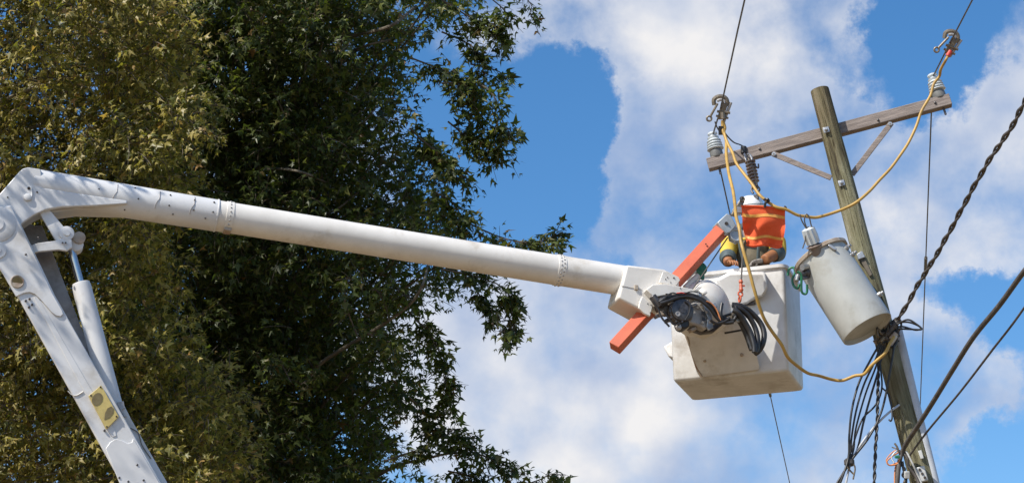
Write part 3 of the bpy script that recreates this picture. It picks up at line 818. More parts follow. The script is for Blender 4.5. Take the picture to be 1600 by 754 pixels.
# ================================================================== TRANSFORMER
beta = R(25)
tdir = ((RIGHT * -.492 + UP * .870) * math.cos(beta) + FWD * math.sin(beta)).normalized()   # up along the tank
tb = P(1355.5, 514, 17.22); TR = .236
tl = .80
tr_ = thing('transformer', 'tilted grey cylindrical pole transformer with rusty lid rim hanging beside the bucket', 'transformer', tb)
MB().lathe(tb, tdir, [(.028, 0), (.03, TR - .03), (.0, TR - .008), (.0, TR), (.012, TR + .003), (tl - .02, TR + .004), (tl, TR + .004), (tl, 0)], 64).build('tank', 'tank', tr_)
tt_ = tb + tdir * tl
lid_o = MB().lathe(tt_, tdir, [(-.028, TR + .006), (-.028, TR + .026), (.0, TR + .028), (.008, TR + .020), (.045, TR * .55), (.055, 0)], 64).build('lid', 'lid', tr_)
TX = (RIGHT - tdir * RIGHT.dot(tdir)).normalized(); TY = tdir.cross(TX)           # TX right, TY roughly towards/away
if TY.dot(FWD) > 0: TY = -TY                                                       # TY towards the viewer
def tk(deg, h, r=TR):                                # point round the tank: 0 = viewer, + = right
    a = R(deg); nn = TY * math.cos(a) + TX * math.sin(a); return tb + tdir * h + nn * r, nn
# lid clamp lug, lifting lugs, terminals
c, nn = tk(8, tl - .07); MB().prism([c + nn * .006 + TX * a_ + tdir * b_ for a_, b_ in ((-.025, .03), (.0, .035), (.03, -.03), (.022, -.045), (.006, -.04), (-.012, -.005))], nn * .02).build('lid_lug', 'steel', tr_, bevel=.005)
for dg, h in ((48, tl - .10), (55, tl - .17), (62, .20)):
    c, nn = tk(dg, h); MB().lathe(c, nn, [(-.01, .024), (.03, .022), (.035, .014), (.055, .014), (.055, 0)], 12).build('stud', 'steel', tr_)
c, nn = tk(-68, tl - .13)
t = MB().lathe(c, nn, [(-.01, .045), (.03, .04), (.04, .028), (.08, .026), (.08, 0)], 14).build('side_bushing', 'darkmetal', tr_)
MB().box(c + nn * .06 - tdir * .02, (nn, tdir, TX), (.05, .035, .022)).build('terminal_clamp', 'darkmetal', tr_, bevel=.008)
MB().cyl(c + nn * .11, c + nn * .16 - tdir * .05, .018, seg=10).build('terminal_bolt', 'steel', tr_)
c2, nn2 = tk(-58, tl - .09); MB().cyl(c2, c2 + nn2 * .07, .028, seg=12).build('side_bushing', 'steel', tr_)
# the tall high-voltage bushing on the lid with its bird guard and wires
hb = P(1273, 386, 17.36); hd_ = ((P(1262, 356, 17.34)) - hb).normalized()
bs = MB().lathe(hb, hd_, [(-.08, .055), (.0, .06), (.015, .075), (.025, .05), (.03, .035), (.19, .018), (.19, 0)], 20).build('high_bushing', 'polymer', tr_)
t = MB(); cN = 18; vs = []; fs = []
for j, (h, r) in enumerate(((.035, .064), (.10, .066), (.17, .060), (.185, .02))):
    for k in range(cN):
        a = 2 * math.pi * k / cN; e1 = hd_.cross(TX).normalized(); e2 = hd_.cross(e1)
        vs.append(hb + hd_ * h + (e1 * math.cos(a) + e2 * math.sin(a)) * r * (1 if k % 2 else .80))
for j in range(3):
    for k in range(cN): fs.append([j * cN + k, j * cN + (k + 1) % cN, (j + 1) * cN + (k + 1) % cN, (j + 1) * cN + k])
t.add(vs, fs); t.build('bird_guard', 'porcelain', tr_, smooth=20)
tw = hb + hd_ * .18
for pl in ([(1259, 357), (1255, 345), (1257, 335), (1262, 338), (1265, 350), (1267, 356)], [(1257, 360), (1256, 375), (1252, 388)], [(1258, 357), (1251, 345), (1248, 335)]):
    MB().tube(spline([P(x + 2, y, 17.32) for x, y in pl], 5), .006, 6).build('lead_wire', 'wire', tr_)
# hanger arms back to the pole
for h in (tl - .15, .18):
    c, nn = tk(120, h); MB().box((c + (c + (Q(1345, 430, .0) - Q(1340, 430, .35)).normalized() * .25)) / 2, (PN, PA, PR), (.22, .035, .03)).build('hanger', 'steel', tr_, bevel=.006)
# ================================================================== WIRES


def wire(name, label, cat, pts, r, mat, group=None, n=8, seg=8, parent=None):
    o = MB().tube(spline(pts, n), r, seg).build(name, mat, parent, smooth=60)
    return tag(o, label, cat, group) if label else o


def cam_dir(x, y, z): return RIGHT * x + UP * y + FWD * z


# line conductors: towards the viewer overhead on one side of the pole, away to the next pole on the other
near = cam_dir(-.034, .267, -1)
far = cam_dir((1404 - 800) / FPX, (377 - 1520) / FPX, 1)


def conductor(x, y, ins, clampxy, label, d0):
    pts = [ins + far * (170 * (1 - k / 8) ** 1.5) for k in range(8)] + [ins]
    cp = clampxy
    pts += [cp] + [cp + near * t + ZZ * (-.004 * t * t) for t in (2, 4, 7, 10, 14)]
    out = []
    for a, b in zip(pts[:-1], pts[1:]): out += [a.lerp(b, k / 4) for k in range(4)]
    out.append(pts[-1])
    return tag(MB().tube(out, .0075, 7).build('line_conductor', 'wire', None, smooth=60), label, 'power line', 'line conductors')


def P_at(x, y, ref):                                   # pixel at the depth of a reference point
    return P(x, y, (Vector(ref) - CAMLOC).dot(FWD))


clA = insA + near * .42; clA = P_at(1126, 170, clA)
clB = insB + near * .62; clB = P_at(1484, 68, clB)
wA = conductor(0, 0, insA, clA, 'thin bare line conductor running through the left clamp and insulator, down behind the bucket', 18)
wB = conductor(0, 0, insB, clB, 'thin bare line conductor running through the right clamp and insulator, down past the pole', 18)
# compression splices on the far sides
for o_, ins, y0, y1 in ((wB, insB, 402, 426), (wA, insA, 607, 618)):
    def at_y(y):
        lo, hi = 0.0, 160.0
        for _ in range(40):
            mid = (lo + hi) / 2; q = ins + far * mid - CAMLOC
            if 377 - q.dot(UP) / q.dot(FWD) * FPX < y: lo = mid
            else: hi = mid
        return ins + far * lo
    MB().tube([at_y(y0), at_y(y1)], .020, 8).build('splice', 'wire', o_)


def clamp(c, ax, label, s=1.0):
    """screw clamp of a jumper set: hooked jaw over the wire, screw frame and eye screw"""
    root = thing('jumper_clamp', label, 'clamp', c, 'jumper clamps on the line conductors')
    c = Vector(c); ax = ax.normalized(); sd = FWD.cross(ax).normalized(); vw = -FWD
    def q(a, b, w=0): return c + sd * a * s + ax * b * s + vw * w * s
    MB().tube(spline([q(-.07, .02), q(-.085, .075), q(-.045, .115), q(.01, .12), (q(.045, .09)), q(.05, .04)], 5), .022 * s, 8).build('hook_jaw', 'brass', root)
    MB().tube(spline([q(-.055, .065, .03), q(-.02, .085, .03), q(.02, .075, .03)], 5), .016 * s, 8).build('inner_jaw', 'primer', root)
    MB().prism([q(-.01, .07, -.03), q(.06, .06, -.03), (q(.045, -.10, -.03)), q(-.005, -.11, -.03)], vw * .055 * s).build('clamp_body', 'brass', root, bevel=.008)
    m = MB(); m.tube([q(-.045, .04, .04), q(-.085, -.10, .04)], .012 * s, 8); m.build('eye_screw', 'brass', root)
    MB().torus(q(-.092, -.125, .04), vw, .024 * s, .010 * s, 14).build('screw_eye', 'brass', root)
    MB().tube([q(.085, .085), q(.060, -.12)], .016 * s, 8).build('terminal_rod', 'primer', root)
    MB().tube([q(-.03, -.035, .02), q(.10, -.02, .02)], .014 * s, 8).build('cross_bar', 'brass', root)
    MB().tube([q(-.03, -.08, .02), q(.095, -.075, .02)], .012 * s, 8).build('cross_bar', 'brass', root)
    return root


clamp(clA + FWD * .0, (P(1132, 150, 18) - P(1120, 200, 18)), 'brass screw clamp on the conductor above the left end of the crossarm', .92)
clamp(clB, (P(1496, 52, 18) - P(1476, 90, 18)), 'brass screw clamp on the conductor above the right end of the crossarm', .90)

# ---- yellow jumper cables
kr = random.Random(4)


def kink(pts, a):                                     # slight set and kinks a stiff cable keeps
    q = spline(pts, 2); return [q[0]] + [p + Vector((kr.uniform(-a, a), kr.uniform(-a, a), kr.uniform(-a, a))) for p in q[1:-1]] + [q[-1]]


dA_ = (clA - CAMLOC).dot(FWD); dB_ = (clB - CAMLOC).dot(FWD)
j1 = PP([(1129, 188, dA_ - .02), (1131, 205, dA_ - .03), (1136, 240, 18.0), (1144, 300, 17.4), (1150, 340, 16.95), (1157, 375, 16.75), (1165, 408, 16.65), (1175, 445, 16.6), (1189, 480, 16.6),
         (1207, 518, 16.65), (1232, 556, 16.75), (1262, 580, 16.95), (1300, 592, 17.2), (1335, 588, 17.15), (1362, 572, 17.08), (1382, 549, 17.08), (1397, 526, 17.2)])
wire('jumper_cable', 'yellow jumper cable dropping across the bucket front to the pole splice', 'jumper cable', kink(j1, .012), .0145, 'yellow', 'yellow jumper cables')
j2p = [(1130, 190, dA_ - .02), (1133, 208, dA_ - .04), (1143, 238, 18.0), (1163, 272, 17.75), (1188, 305, 17.5), (1214, 322, 17.41), (1244, 334, 17.42), (1275, 338, 17.45), (1308, 331, 17.48), (1340, 314, 17.5),
       (1375, 282, 17.6), (1405, 243, 17.7), (1430, 198, 17.8), (1452, 148, 17.9), (1467, 118, 17.95), (1476, 96, dB_ - .05), (1484, 80, dB_ - .02)]
jc = wire('jumper_cable', 'yellow jumper cable hanging in a long curve from the left clamp to the right clamp', 'jumper cable', kink(PP(j2p), .010), .0135, 'yellow', 'yellow jumper cables')
MB().tube([P(1480.5, 88, dB_ - .035), P(1485, 80, dB_ - .02)], .0215, 10).build('red_band', 'red', jc)
MB().tube([P(1130, 186, dA_ - .05), P(1129, 176, dA_ - .04)], .022, 8).build('ferrule', 'brass', jc)
MB().box(P(1126, 204, dA_ - .02), (RIGHT, UP, FWD), (.018, .04, .025)).build('cable_tie', 'black', jc)
# thin lead from the left clamp down to the arm bracket
wire('lead_wire', 'thin black lead curving from the left clamp down to the crossarm bracket', 'wire',
     [P(1128, 200, dA_), P(1136, 212, dA_ + .0), P(1146, 222, 18.3), (A(1156, 226, .10)), A(1162, 229, .06)], .0065, 'black')
wire('lead_wire', 'short slack wire between the left clamp and the left insulator', 'wire',
     [P(1117, 190, dA_), P(1121, 200, dA_ + .02), P(1127, 208, dA_ + .02), P(1128, 196, dA_ - .02)], .0065, 'wire')

# ---- twisted service drop


def twisted(name, label, cat, pts, r, lay, pitch, mat, group=None, n=3):
    q = spline(pts, 14); root = thing(name, label, cat, q[0], group)
    L_ = [0]
    for a, b in zip(q[:-1], q[1:]): L_.append(L_[-1] + (b - a).length)
    fine = []; step = pitch / 12; s = 0; i = 0
    while s < L_[-1]:
        while L_[i + 1] < s: i += 1
        fine.append(q[i].lerp(q[i + 1], (s - L_[i]) / max(1e-9, L_[i + 1] - L_[i]))); s += step
    for k in range(n):
        out = []
        for j, c in enumerate(fine):
            t = (fine[min(j + 1, len(fine) - 1)] - fine[max(j - 1, 0)]).normalized(); u = t.cross(ZZ).normalized(); w = t.cross(u)
            a = 2 * math.pi * (j / 12 + k / n) + .5 * math.sin(j * .045)
            out.append(c + (u * math.cos(a) + w * math.sin(a)) * lay)
        MB().tube(out, r * (1 if k else .8), 7).build('strand', mat, root, smooth=60)
    return root


twisted('service_drop', 'thick black twisted service cable rising from the pole splice to the right edge', 'cable',
        [Q(1402, 499, .30), P(1416, 478, 17.2), P(1432, 448, 17.0), P(1460, 403, 16.6), P(1490, 350, 16.2), P(1520, 294, 15.8), P(1550, 243, 15.4), P(1580, 199, 15.0), P(1612, 138, 14.5), P(1690, 0, 13.5)],
        .0125, .012, .36, 'cable', None, 2)
wire('service_cable', 'thick smooth dark cable sweeping from the right edge down to the pole foot wiring', 'cable',
     [P(1760, 170, 13.2), P(1680, 320, 13.9), P(1600, 424, 14.7), P(1562, 476, 15.1), P(1522, 525, 15.5), P(1490, 575, 15.9), P(1460, 624, 16.3), P(1436, 662, 16.7), Q(1412, 700, .20), Q(1404, 730, .20), Q(1400, 790, .20)], .0205, 'cable')
wire('service_wire', 'thin dark wire slanting from the right edge to the pole near the bottom', 'cable',
     [P(1700, 330, 14.2), P(1600, 481, 15.0), P(1550, 547, 15.5), P(1500, 612, 16.1), P(1450, 672, 16.7), Q(1419, 714, .17)], .009, 'cable')
MB_ = None
# ---- secondary cables drooping from the splice
gp = 'black secondary cables drooping left of the pole'
sec = [
    ([(1375, 536), (1360, 562), (1342, 598), (1331, 640), (1327, 680), (1326, 712), (1318, 740), (1306, 770)], .30, .012, 'outermost of the black cables looping down left of the pole'),
    ([(1377, 538), (1366, 566), (1350, 600), (1338, 640), (1331, 680), (1329, 705), (1327, 730)], .27, .011, 'second black cable from the left in the loop beside the pole'),
    ([(1379, 540), (1368, 574), (1354, 610), (1342, 650), (1336, 676), (1334, 700), (1328, 722)], .24, .010, 'third black cable from the left, ending at the tie of the loop'),
    ([(1381, 542), (1372, 580), (1360, 620), (1349, 660), (1340, 700), (1328, 722), (1312, 748), (1300, 772)], .21, .012, 'black cable crossing the tie and leaving at the bottom edge'),
    ([(1397, 540), (1390, 584), (1378, 640), (1358, 682), (1332, 716), (1314, 744), (1298, 770)], .26, .012, 'black cable lying across the face of the pole before joining the loop'),
    ([(1378, 605), (1388, 615), (1392, 628), (1394, 650), (1392, 657), (1389, 655)], .22, .009, 'short black cable end hanging free in front of the pole'),
    ([(1374, 560), (1378, 604), (1368, 632), (1349, 652), (1338, 678), (1330, 706)], .20, .010, 'black cable bending back from the twisted drop into the loop'),
]
for pl, off, r, lb in sec:
    wire('secondary_cable', lb, 'cable', [Q(x, y, off + .015 * math.sin(i * 2.3)) for i, (x, y) in enumerate(pl)], r * .8, 'black', gp)
wire('grey_cable', 'pale grey cable running from the pole face down left to the cable tie', 'cable', [Q(1405, 632, .13), Q(1390, 643, .19), Q(1372, 660, .22), Q(1352, 684, .23), Q(1334, 712, .23), Q(1326, 734, .23), Q(1318, 775, .23)], .010, 'conduit')
twisted('twisted_drop', 'thin black twisted cable hanging straight down left of the pole', 'cable',
        [Q(1374, 552, .24), Q(1372, 600, .25), Q(1371, 650, .25), Q(1368, 700, .25), Q(1366, 754, .25), Q(1364, 790, .25)], .0095, .008, .16, 'black', None, 2)
for k, (pl) in enumerate([[(1404, 503), (1420, 503), (1434, 508), (1439, 513), (1430, 515), (1412, 510), (1402, 510)],
                          [(1400, 507), (1418, 499), (1432, 506), (1440, 514), (1424, 514), (1404, 513)]]):
    wire('cable_loop', ('upper' if k == 0 else 'lower') + ' of two black wire loops sticking out right of the splice', 'cable', [Q(x, y, .22 + .04 * k) for x, y in pl], .0085, 'black', 'wire loops right of the splice')
# the splice itself: connectors and curled tails in a knot
sp = thing('cable_splice', 'knot of clamped connectors and curled wires where the cables meet the pole', 'splice', Q(1390, 520, .2))
rs_ = random.Random(21)
for k in range(24):
    x = 1376 + rs_.uniform(0, 26); y = 505 + rs_.uniform(0, 30); ang = rs_.uniform(0, 6.3); rad = rs_.uniform(5, 11)
    pl = [(x + math.cos(ang + t * 1.05) * rad * (1 - .08 * t), y + math.sin(ang + t * 1.05) * rad * 1.25) for t in range(5)]
    wire('curled_wire', None, None, [Q(a, b, .17 + .05 * rs_.random() + .01 * i) for i, (a, b) in enumerate(pl)], rs_.choice((.008, .010, .013)), rs_.choice(('black', 'black', 'cable', 'brass', 'cable')), None, 5, 7, sp)
for (x0, y0, x1, y1, r, mt) in [(1386, 524, 1402, 503, .022, 'cable'), (1380, 512, 1388, 500, .022, 'brass'), (1392, 530, 1400, 520, .026, 'lid'), (1396, 512, 1404, 498, .026, 'cable'), (1376, 534, 1382, 526, .02, 'brass'), (1390, 540, 1400, 524, .020, 'primer')]:
    MB().cyl(Q(x0, y0, .24), Q(x1, y1, .24), r, seg=10).build('connector', mt, sp, bevel=.005)
MB().cyl(Q(1366, 535, .12), Q(1374, 530, .12), .022, seg=10).build('connector', 'lid', sp)
MB().lathe(Q(1327, 722, .24), ZZ, [(-.03, .03), (-.015, .045), (.02, .045), (.035, .03)], 12).build('cable_tie', 'cable', sp)
for pl in ([(1322, 726), (1328, 734), (1334, 740)], [(1330, 720), (1336, 730), (1333, 748)]):
    wire('curled_wire', None, None, [Q(x, y, .26) for x, y in pl], .008, 'brass', None, 5, 6, sp)
# communication wiring at the foot of the picture
cw = thing('phone_wiring', 'tangle of thin orange and black phone wires at the pole near the bottom edge', 'wiring', Q(1400, 740, .2))
for pl, r, mt in [
    ([(1404, 706), (1394, 712), (1386, 720), (1390, 726), (1402, 724), (1406, 716)], .007, 'ochrewire'),
    ([(1402, 722), (1390, 726), (1385, 718), (1392, 708), (1400, 702)], .006, 'ochrewire'),
    ([(1406, 708), (1400, 704), (1393, 714), (1397, 722)], .006, 'porcelain'),
    ([(1398, 692), (1402, 698), (1404, 706)], .009, 'twig'), ([(1394, 698), (1400, 700), (1407, 704)], .006, 'wire'),
    ([(1400, 724), (1398, 740), (1398, 775)], .007, 'ochrewire'), ([(1404, 724), (1402, 742), (1404, 775)], .018, 'cable'), ([(1410, 720), (1412, 734), (1416, 742), (1414, 775)], .012, 'black'),
    ([(1412, 706), (1418, 716), (1420, 728), (1432, 746), (1440, 770)], .014, 'cable'), ([(1416, 704), (1426, 724), (1434, 742), (1444, 764)], .008, 'clearplastic'),
    ([(1408, 726), (1414, 732), (1410, 742), (1416, 750), (1412, 775)], .010, 'black'), ([(1412, 738), (1416, 745), (1413, 754)], .014, 'brass')]:
    wire('loose_wire', None, None, [Q(x, y, .19 + .02 * math.sin(i * 1.9 + x)) for i, (x, y) in enumerate(pl)], r, mt, None, 5, 6, cw)
MB().box(Q(1402, 713, .24), (RIGHT, UP, FWD), (.02, .012, .02)).build('wire_connector', 'green', cw, bevel=.004)
MB().box(Q(1417, 741, .24), (RIGHT, UP, FWD), (.022, .03, .02)).build('wire_connector', 'clearplastic', cw, bevel=.006)

# ---- green hooks on the bucket's right rim
def shook(label, pts, v=None):
    wire('rim_hook', label, 'hook', PP(pts) if v is None else [bpix(x, y, v) for x, y, _ in pts], .011, 'green', 'green hooks on the bucket rim', 6, 8)
hk_d = 17.28
shook('green hook gripping the right corner of the bucket rim', [(1231, 430, hk_d), (1233, 420, hk_d), (1240, 418, hk_d), (1242, 426, hk_d), (1238, 436, hk_d), (1240, 446, hk_d), (1246, 450, hk_d), (1249, 444, hk_d)], -.04)
shook('green hook hanging free beside the transformer terminal', [(1246, 424, hk_d), (1252, 430, hk_d), (1252, 446, hk_d), (1253, 456, hk_d), (1258, 459, hk_d), (1261, 455, hk_d), (1261, 444, hk_d)])

# ================================================================== ORANGE HAND CLOTH on the cable
def jat(k): return P(*j2p[k])
vd = 17.42
fl = thing('warning_flag', 'orange mesh warning flag with two yellow stripes hung from the yellow cable before the worker', 'flag', P(1196, 322, vd))
corn = {(0, 0): (1157, 321), (1, 0): (1228, 324), (1, 1): (1223, 387), (0, 1): (1166, 385)}


def fpt(u, v, lift_=0.0):
    x = (1 - u) * (1 - v) * 1157 + u * (1 - v) * 1228.5 + (1 - u) * v * 1166 + u * v * 1223
    y = (1 - u) * (1 - v) * 320.5 + u * (1 - v) * 324.5 + (1 - u) * v * 384 + u * v * 387
    x += 1.4 * math.sin(v * 7 + 1) * (1 - 2 * u) * .8
    y += 1.6 * math.sin(u * 9.5) * v - 1.2 * math.sin(u * 3.14) * (1 - v)
    w = .020 * math.sin(u * 7.5 + v * 2.2) * (.35 + v) + .014 * math.sin(u * 3 - v * 8) + .010 * math.sin(u * 17 + v * 9) * v + .012 * math.sin((u + v) * 11) * (1 - abs(2 * v - 1))
    return P(x, y, vd + w - lift_)


NU = 34; NV = 30
m = MB(); m.add([fpt(i / NU, j / NV, s_) for s_ in (0, -.006) for j in range(NV + 1) for i in range(NU + 1)], [])
N1 = (NU + 1) * (NV + 1)
for j in range(NV):
    for i in range(NU):
        a = j * (NU + 1) + i; q4 = [a, a + 1, a + NU + 2, a + NU + 1]
        m.f.append(q4); m.f.append([k + N1 for k in q4[::-1]])
rimv = [i for i in range(NU + 1)] + [j * (NU + 1) + NU for j in range(1, NV + 1)] + [NV * (NU + 1) + i for i in range(NU - 1, -1, -1)] + [j * (NU + 1) for j in range(NV - 1, 0, -1)]
for a, b in zip(rimv, rimv[1:] + rimv[:1]): m.f.append([a, b, b + N1, a + N1])
m.build('cloth', 'vest', fl, smooth=60)
for v0, v1 in ((.20, .275), (.735, .80)):
    m = MB(); m.add([fpt(i / NU * .985 + .008, v0 + (v1 - v0) * j / 3 + .02 * math.sin(i * .2), s_) for s_ in (.004, .001) for j in range(4) for i in range(NU + 1)], [])
    n1 = 4 * (NU + 1)
    for j in range(3):
        for i in range(NU):
            a = j * (NU + 1) + i; m.f += [[a, a + 1, a + NU + 2, a + NU + 1]]
            m.f += [[k + n1 for k in (a + NU + 1, a + NU + 2, a + 1, a)]]
    m.build('stripe', 'stripe', fl, smooth=60)
for v0 in (.02, .965):
    MB().tube([fpt(i / 12, v0, .004) for i in range(13)], .009, 6).build('hem', 'vest', fl, smooth=60)
MB().tube(spline([P(1194, 312, vd + .01), P(1199, 311, vd - .02), P(1201, 314, vd), P(1196, 317, vd - .01), P(1195, 324, vd - .01)], 5), .012, 8).build('clip', 'black', fl)
MB().tube(spline([P(1226, 322, vd), P(1228, 324, vd - .01), P(1229, 327, vd)], 4), .008, 6).build('clip', 'black', fl)

# ================================================================== WORKER in the bucket


def skin(name, nodes, edges, mat, parent, root=0, sub=2, origin=None):
    """one continuous surface grown over a skeleton: nodes = [(point, rx, ry)]"""
    off = origin_of(parent) if parent is not None else Vector(origin)
    me = bpy.data.meshes.new(name); me.from_pydata([Vector(p) - off for p, *_ in nodes], edges, [])
    o = bpy.data.objects.new(name, me); COL.objects.link(o)
    sm = o.modifiers.new('skin', 'SKIN'); sm.use_smooth_shade = True; sm.branch_smoothing = .6
    if not me.skin_vertices: me.skin_vertices.new()
    for i, nd in enumerate(nodes):
        sv = me.skin_vertices[0].data[i]; sv.radius = (nd[1], nd[2] if len(nd) > 2 else nd[1]); sv.use_root = (i == root)
    ss = o.modifiers.new('subdivision', 'SUBSURF'); ss.levels = sub; ss.render_levels = sub
    me.materials.append(M[mat])
    if parent is not None: o.parent = parent
    else: o.location = off
    return o


BX = BE; BF = -BG                                     # worker's own axes: across the bucket, facing the viewer
def pj(x, y, v): return bpix(x, y, v)
wd = .30
head = pj(1173, 334, wd - .05); neck = pj(1174, 352, wd); chest = pj(1176, 376, wd + .03); waist = chest - ZZ * .28 + BG * .04; pelv = chest - ZZ * .46 + BG * .04
fl_z = BO.z + .035
shL = pj(1147, 363, wd - .03); shR = pj(1210, 362, wd + .0)
elL = pj(1137, 394, .22); elR = pj(1217, 394, .22)
wrL = pj(1138, 411, .04); wrR = pj(1194, 406, .03)
hipL = pelv - BX * .10 - ZZ * .06; hipR = pelv + BX * .10 - ZZ * .06
ft = lambda h, s: Vector((h.x, h.y, fl_z)) + BX * .03 * s
knL = hipL.lerp(ft(hipL, -1), .5) + BF * .04; knR = hipR.lerp(ft(hipR, 1), .5) + BF * .04
anL = ft(hipL, -1) + ZZ * .09; anR = ft(hipR, 1) + ZZ * .09
nodes = [(pelv, .15, .11), (waist, .145, .105), (chest, .175, .12), (neck, .062, .062), (head - ZZ * .03 + BF * .01, .075, .09), (head + ZZ * .05, .078, .095), (head + ZZ * .10, .055, .07),
         (shL, .075, .075), (elL, .050, .050), (wrL, .034, .034), (shR, .075, .075), (elR, .050, .050), (wrR, .034, .034),
         (hipL, .095, .095), (knL, .065, .065), (anL, .045, .045), (anL - ZZ * .05 + BF * .13, .035, .04), (hipR, .095, .095), (knR, .065, .065), (anR, .045, .045), (anR - ZZ * .05 + BF * .13, .035, .04)]
edges = [(0, 1), (1, 2), (2, 3), (3, 4), (4, 5), (5, 6), (2, 7), (7, 8), (8, 9), (2, 10), (10, 11), (11, 12), (0, 13), (13, 14), (14, 15), (15, 16), (0, 17), (17, 18), (18, 19), (19, 20)]
person = skin('person', nodes, edges, 'skin', None, 0, 2, Vector((pelv.x, pelv.y, fl_z)))
tag(person, 'person in white helmet, yellow shirt and gloves standing in the bucket, leaning on its rim', 'person')
# clothing
skin('work_vest', [(waist - ZZ * .05, .165, .125), (chest - ZZ * .12, .175, .13), (chest, .185, .135), (neck - ZZ * .05, .10, .09)], [(0, 1), (1, 2), (2, 3)], 'khaki', person)
for s_, sh, el in ((-1, shL, elL), (1, shR, elR)):
    mid = sh.lerp(el, .5)
    skin('sleeve', [(sh - BX * .05 * s_ + ZZ * .0, .095, .095), (sh + BX * .02 * s_, .092, .092), (mid, .092, .092), (el, .084, .084), (el.lerp(wrL if s_ < 0 else wrR, .42 if s_ < 0 else .08), .074, .074)], [(0, 1), (1, 2), (2, 3), (3, 4)], 'shirt', person, 1)
skin('trousers', [(pelv + ZZ * .06, .165, .125), (pelv, .165, .125), (hipL, .11, .11), (knL, .085, .085), (anL, .07, .07), (hipR, .11, .11), (knR, .085, .085), (anR, .07, .07)],
     [(0, 1), (1, 2), (2, 3), (3, 4), (1, 5), (5, 6), (6, 7)], 'plaid', person, 1)
for an in (anL, anR):
    skin('boot', [(an + ZZ * .12, .065, .065), (an, .06, .06), (an - ZZ * .045 + BF * .02, .05, .055), (an - ZZ * .05 + BF * .16, .045, .05)], [(0, 1), (1, 2), (2, 3)], 'boot', person, 1)
for s_ in (-1, 1):
    st = [shL.lerp(shR, .5 + .20 * s_) + ZZ * .075 + BF * .02, shL.lerp(shR, .5 + .22 * s_) + BF * .128 + ZZ * .02, chest + BX * .09 * s_ + BF * .158 - ZZ * .06, waist + BX * .06 * s_ + BF * .150]
    MB().tube(spline(st, 5), .016, 8).build('harness_strap', 'cuff', person)
MB().tube(spline([chest - BX * .12 + BF * .150 - ZZ * .03, chest + BF * .168 - ZZ * .035, chest + BX * .12 + BF * .150 - ZZ * .03], 4), .014, 8).build('harness_strap', 'shirt', person)
# rubber cuffs and long gloves, each with a palm, four fingers and a thumb
def cuff(a, b, r0, r1):
    m = MB(); m.tube([a, a.lerp(b, .25), a.lerp(b, .75), b], [r0 * .96, r0, r1, r1 * .95], 20); return m.build('glove_cuff', 'cuff', person)
cuff(elL.lerp(wrL, .40), elL.lerp(wrL, .78), .080, .064)
cuff(elR + (wrR - elR) * .02, elR.lerp(wrR, .40), .080, .070)


def hand(wrist, dirv, upv, sgn, mat):
    dirv = dirv.normalized(); upv = (upv - dirv * upv.dot(dirv)).normalized(); sd = dirv.cross(upv) * sgn
    nd = [(wrist, .036, .03), (wrist + dirv * .05, .043, .026), (wrist + dirv * .085, .042, .022)]; ed = [(0, 1), (1, 2)]
    for k, (o, ln) in enumerate(((-.033, .070), (-.011, .080), (.011, .074), (.032, .058))):
        b0 = wrist + dirv * .088 + sd * o; i = len(nd)
        p1 = b0 + dirv * ln * .40 - upv * .006; p2 = p1 + dirv * ln * .28 - upv * ln * .28; p3 = p2 + dirv * ln * .05 - upv * ln * .32
        nd += [(b0, .0115, .0115), (p1, .0108, .0108), (p2, .010, .010), (p3, .009, .009)]; ed += [(2, i), (i, i + 1), (i + 1, i + 2), (i + 2, i + 3)]
    i = len(nd); t0 = wrist + dirv * .035 - sd * .04
    nd += [(t0, .015, .015), (t0 + dirv * .028 - sd * .020 - upv * .012, .0125, .0125), (t0 + dirv * .052 - sd * .018 - upv * .035, .0105, .0105)]; ed += [(1, i), (i, i + 1), (i + 1, i + 2)]
    return skin('glove', nd, ed, mat, person, 1, 1)


gl = skin('glove_sleeve', [(elL.lerp(wrL, .28), .058, .058), (elL.lerp(wrL, .7), .050, .050), (wrL, .042, .042)], [(0, 1), (1, 2)], 'glove', person, 1)
hand(wrL, BX * .55 + BF * .75 - ZZ * .12, ZZ, 1, 'glove')
gr = skin('glove_sleeve', [(elR.lerp(wrR, .25), .066, .066), (elR.lerp(wrR, .7), .055, .055), (wrR, .045, .045)], [(0, 1), (1, 2)], 'glove', person, 1)
hand(wrR, -BX * .92 + BF * .25 - ZZ * .18, ZZ, -1, 'palm')
# head: face behind the flag, helmet above
hf = BF; hx = BX
m = MB(); m.lathe(head + ZZ * .055, ZZ * .97 + BF * .22, [(-.002, .118), (.0, .126), (.03, .124), (.065, .112), (.095, .085), (.115, .045), (.122, .0)], 32); hel = m.build('helmet', 'helmet', person)
m = MB(); m.lathe(head + ZZ * .052 + BF * .012, ZZ * .97 + BF * .22, [(0, .118), (.004, .148), (.010, .148), (.016, .122)], 32); m.build('helmet_brim', 'helmet', hel)
m = MB(); m.box(head + ZZ * .125 + BF * .07 + BX * .075, (BX, ZZ, BG), (.022, .028, .02)); m.build('helmet_clip', 'darkmetal', hel, bevel=.008)
m = MB(); m.torus(head + ZZ * .075, ZZ * .97 + BF * .22, .127, .006, 28); m.build('helmet_band', 'cuff', hel)
m = MB(); m.add([head + BF * .092 + ZZ * .03, head + BF * .088 + BX * .018 - ZZ * .03, head + BF * .088 - BX * .018 - ZZ * .03, head + BF * .118 - ZZ * .025], [[0, 1, 3], [0, 3, 2], [1, 2, 3], [0, 2, 1]]); m.build('nose', 'skin', person, bevel=.005)
for s_ in (-1, 1):
    m = MB(); m.ball(head + BF * .088 + BX * .032 * s_ + ZZ * .022, .011, seg=10, rings=6); m.build('eye', 'eye', person)
    m = MB(); m.ball(head + BX * .080 * s_ + ZZ * .005, .026, axis=BX, sq=.4, seg=10, rings=6); m.build('ear', 'skin', person)
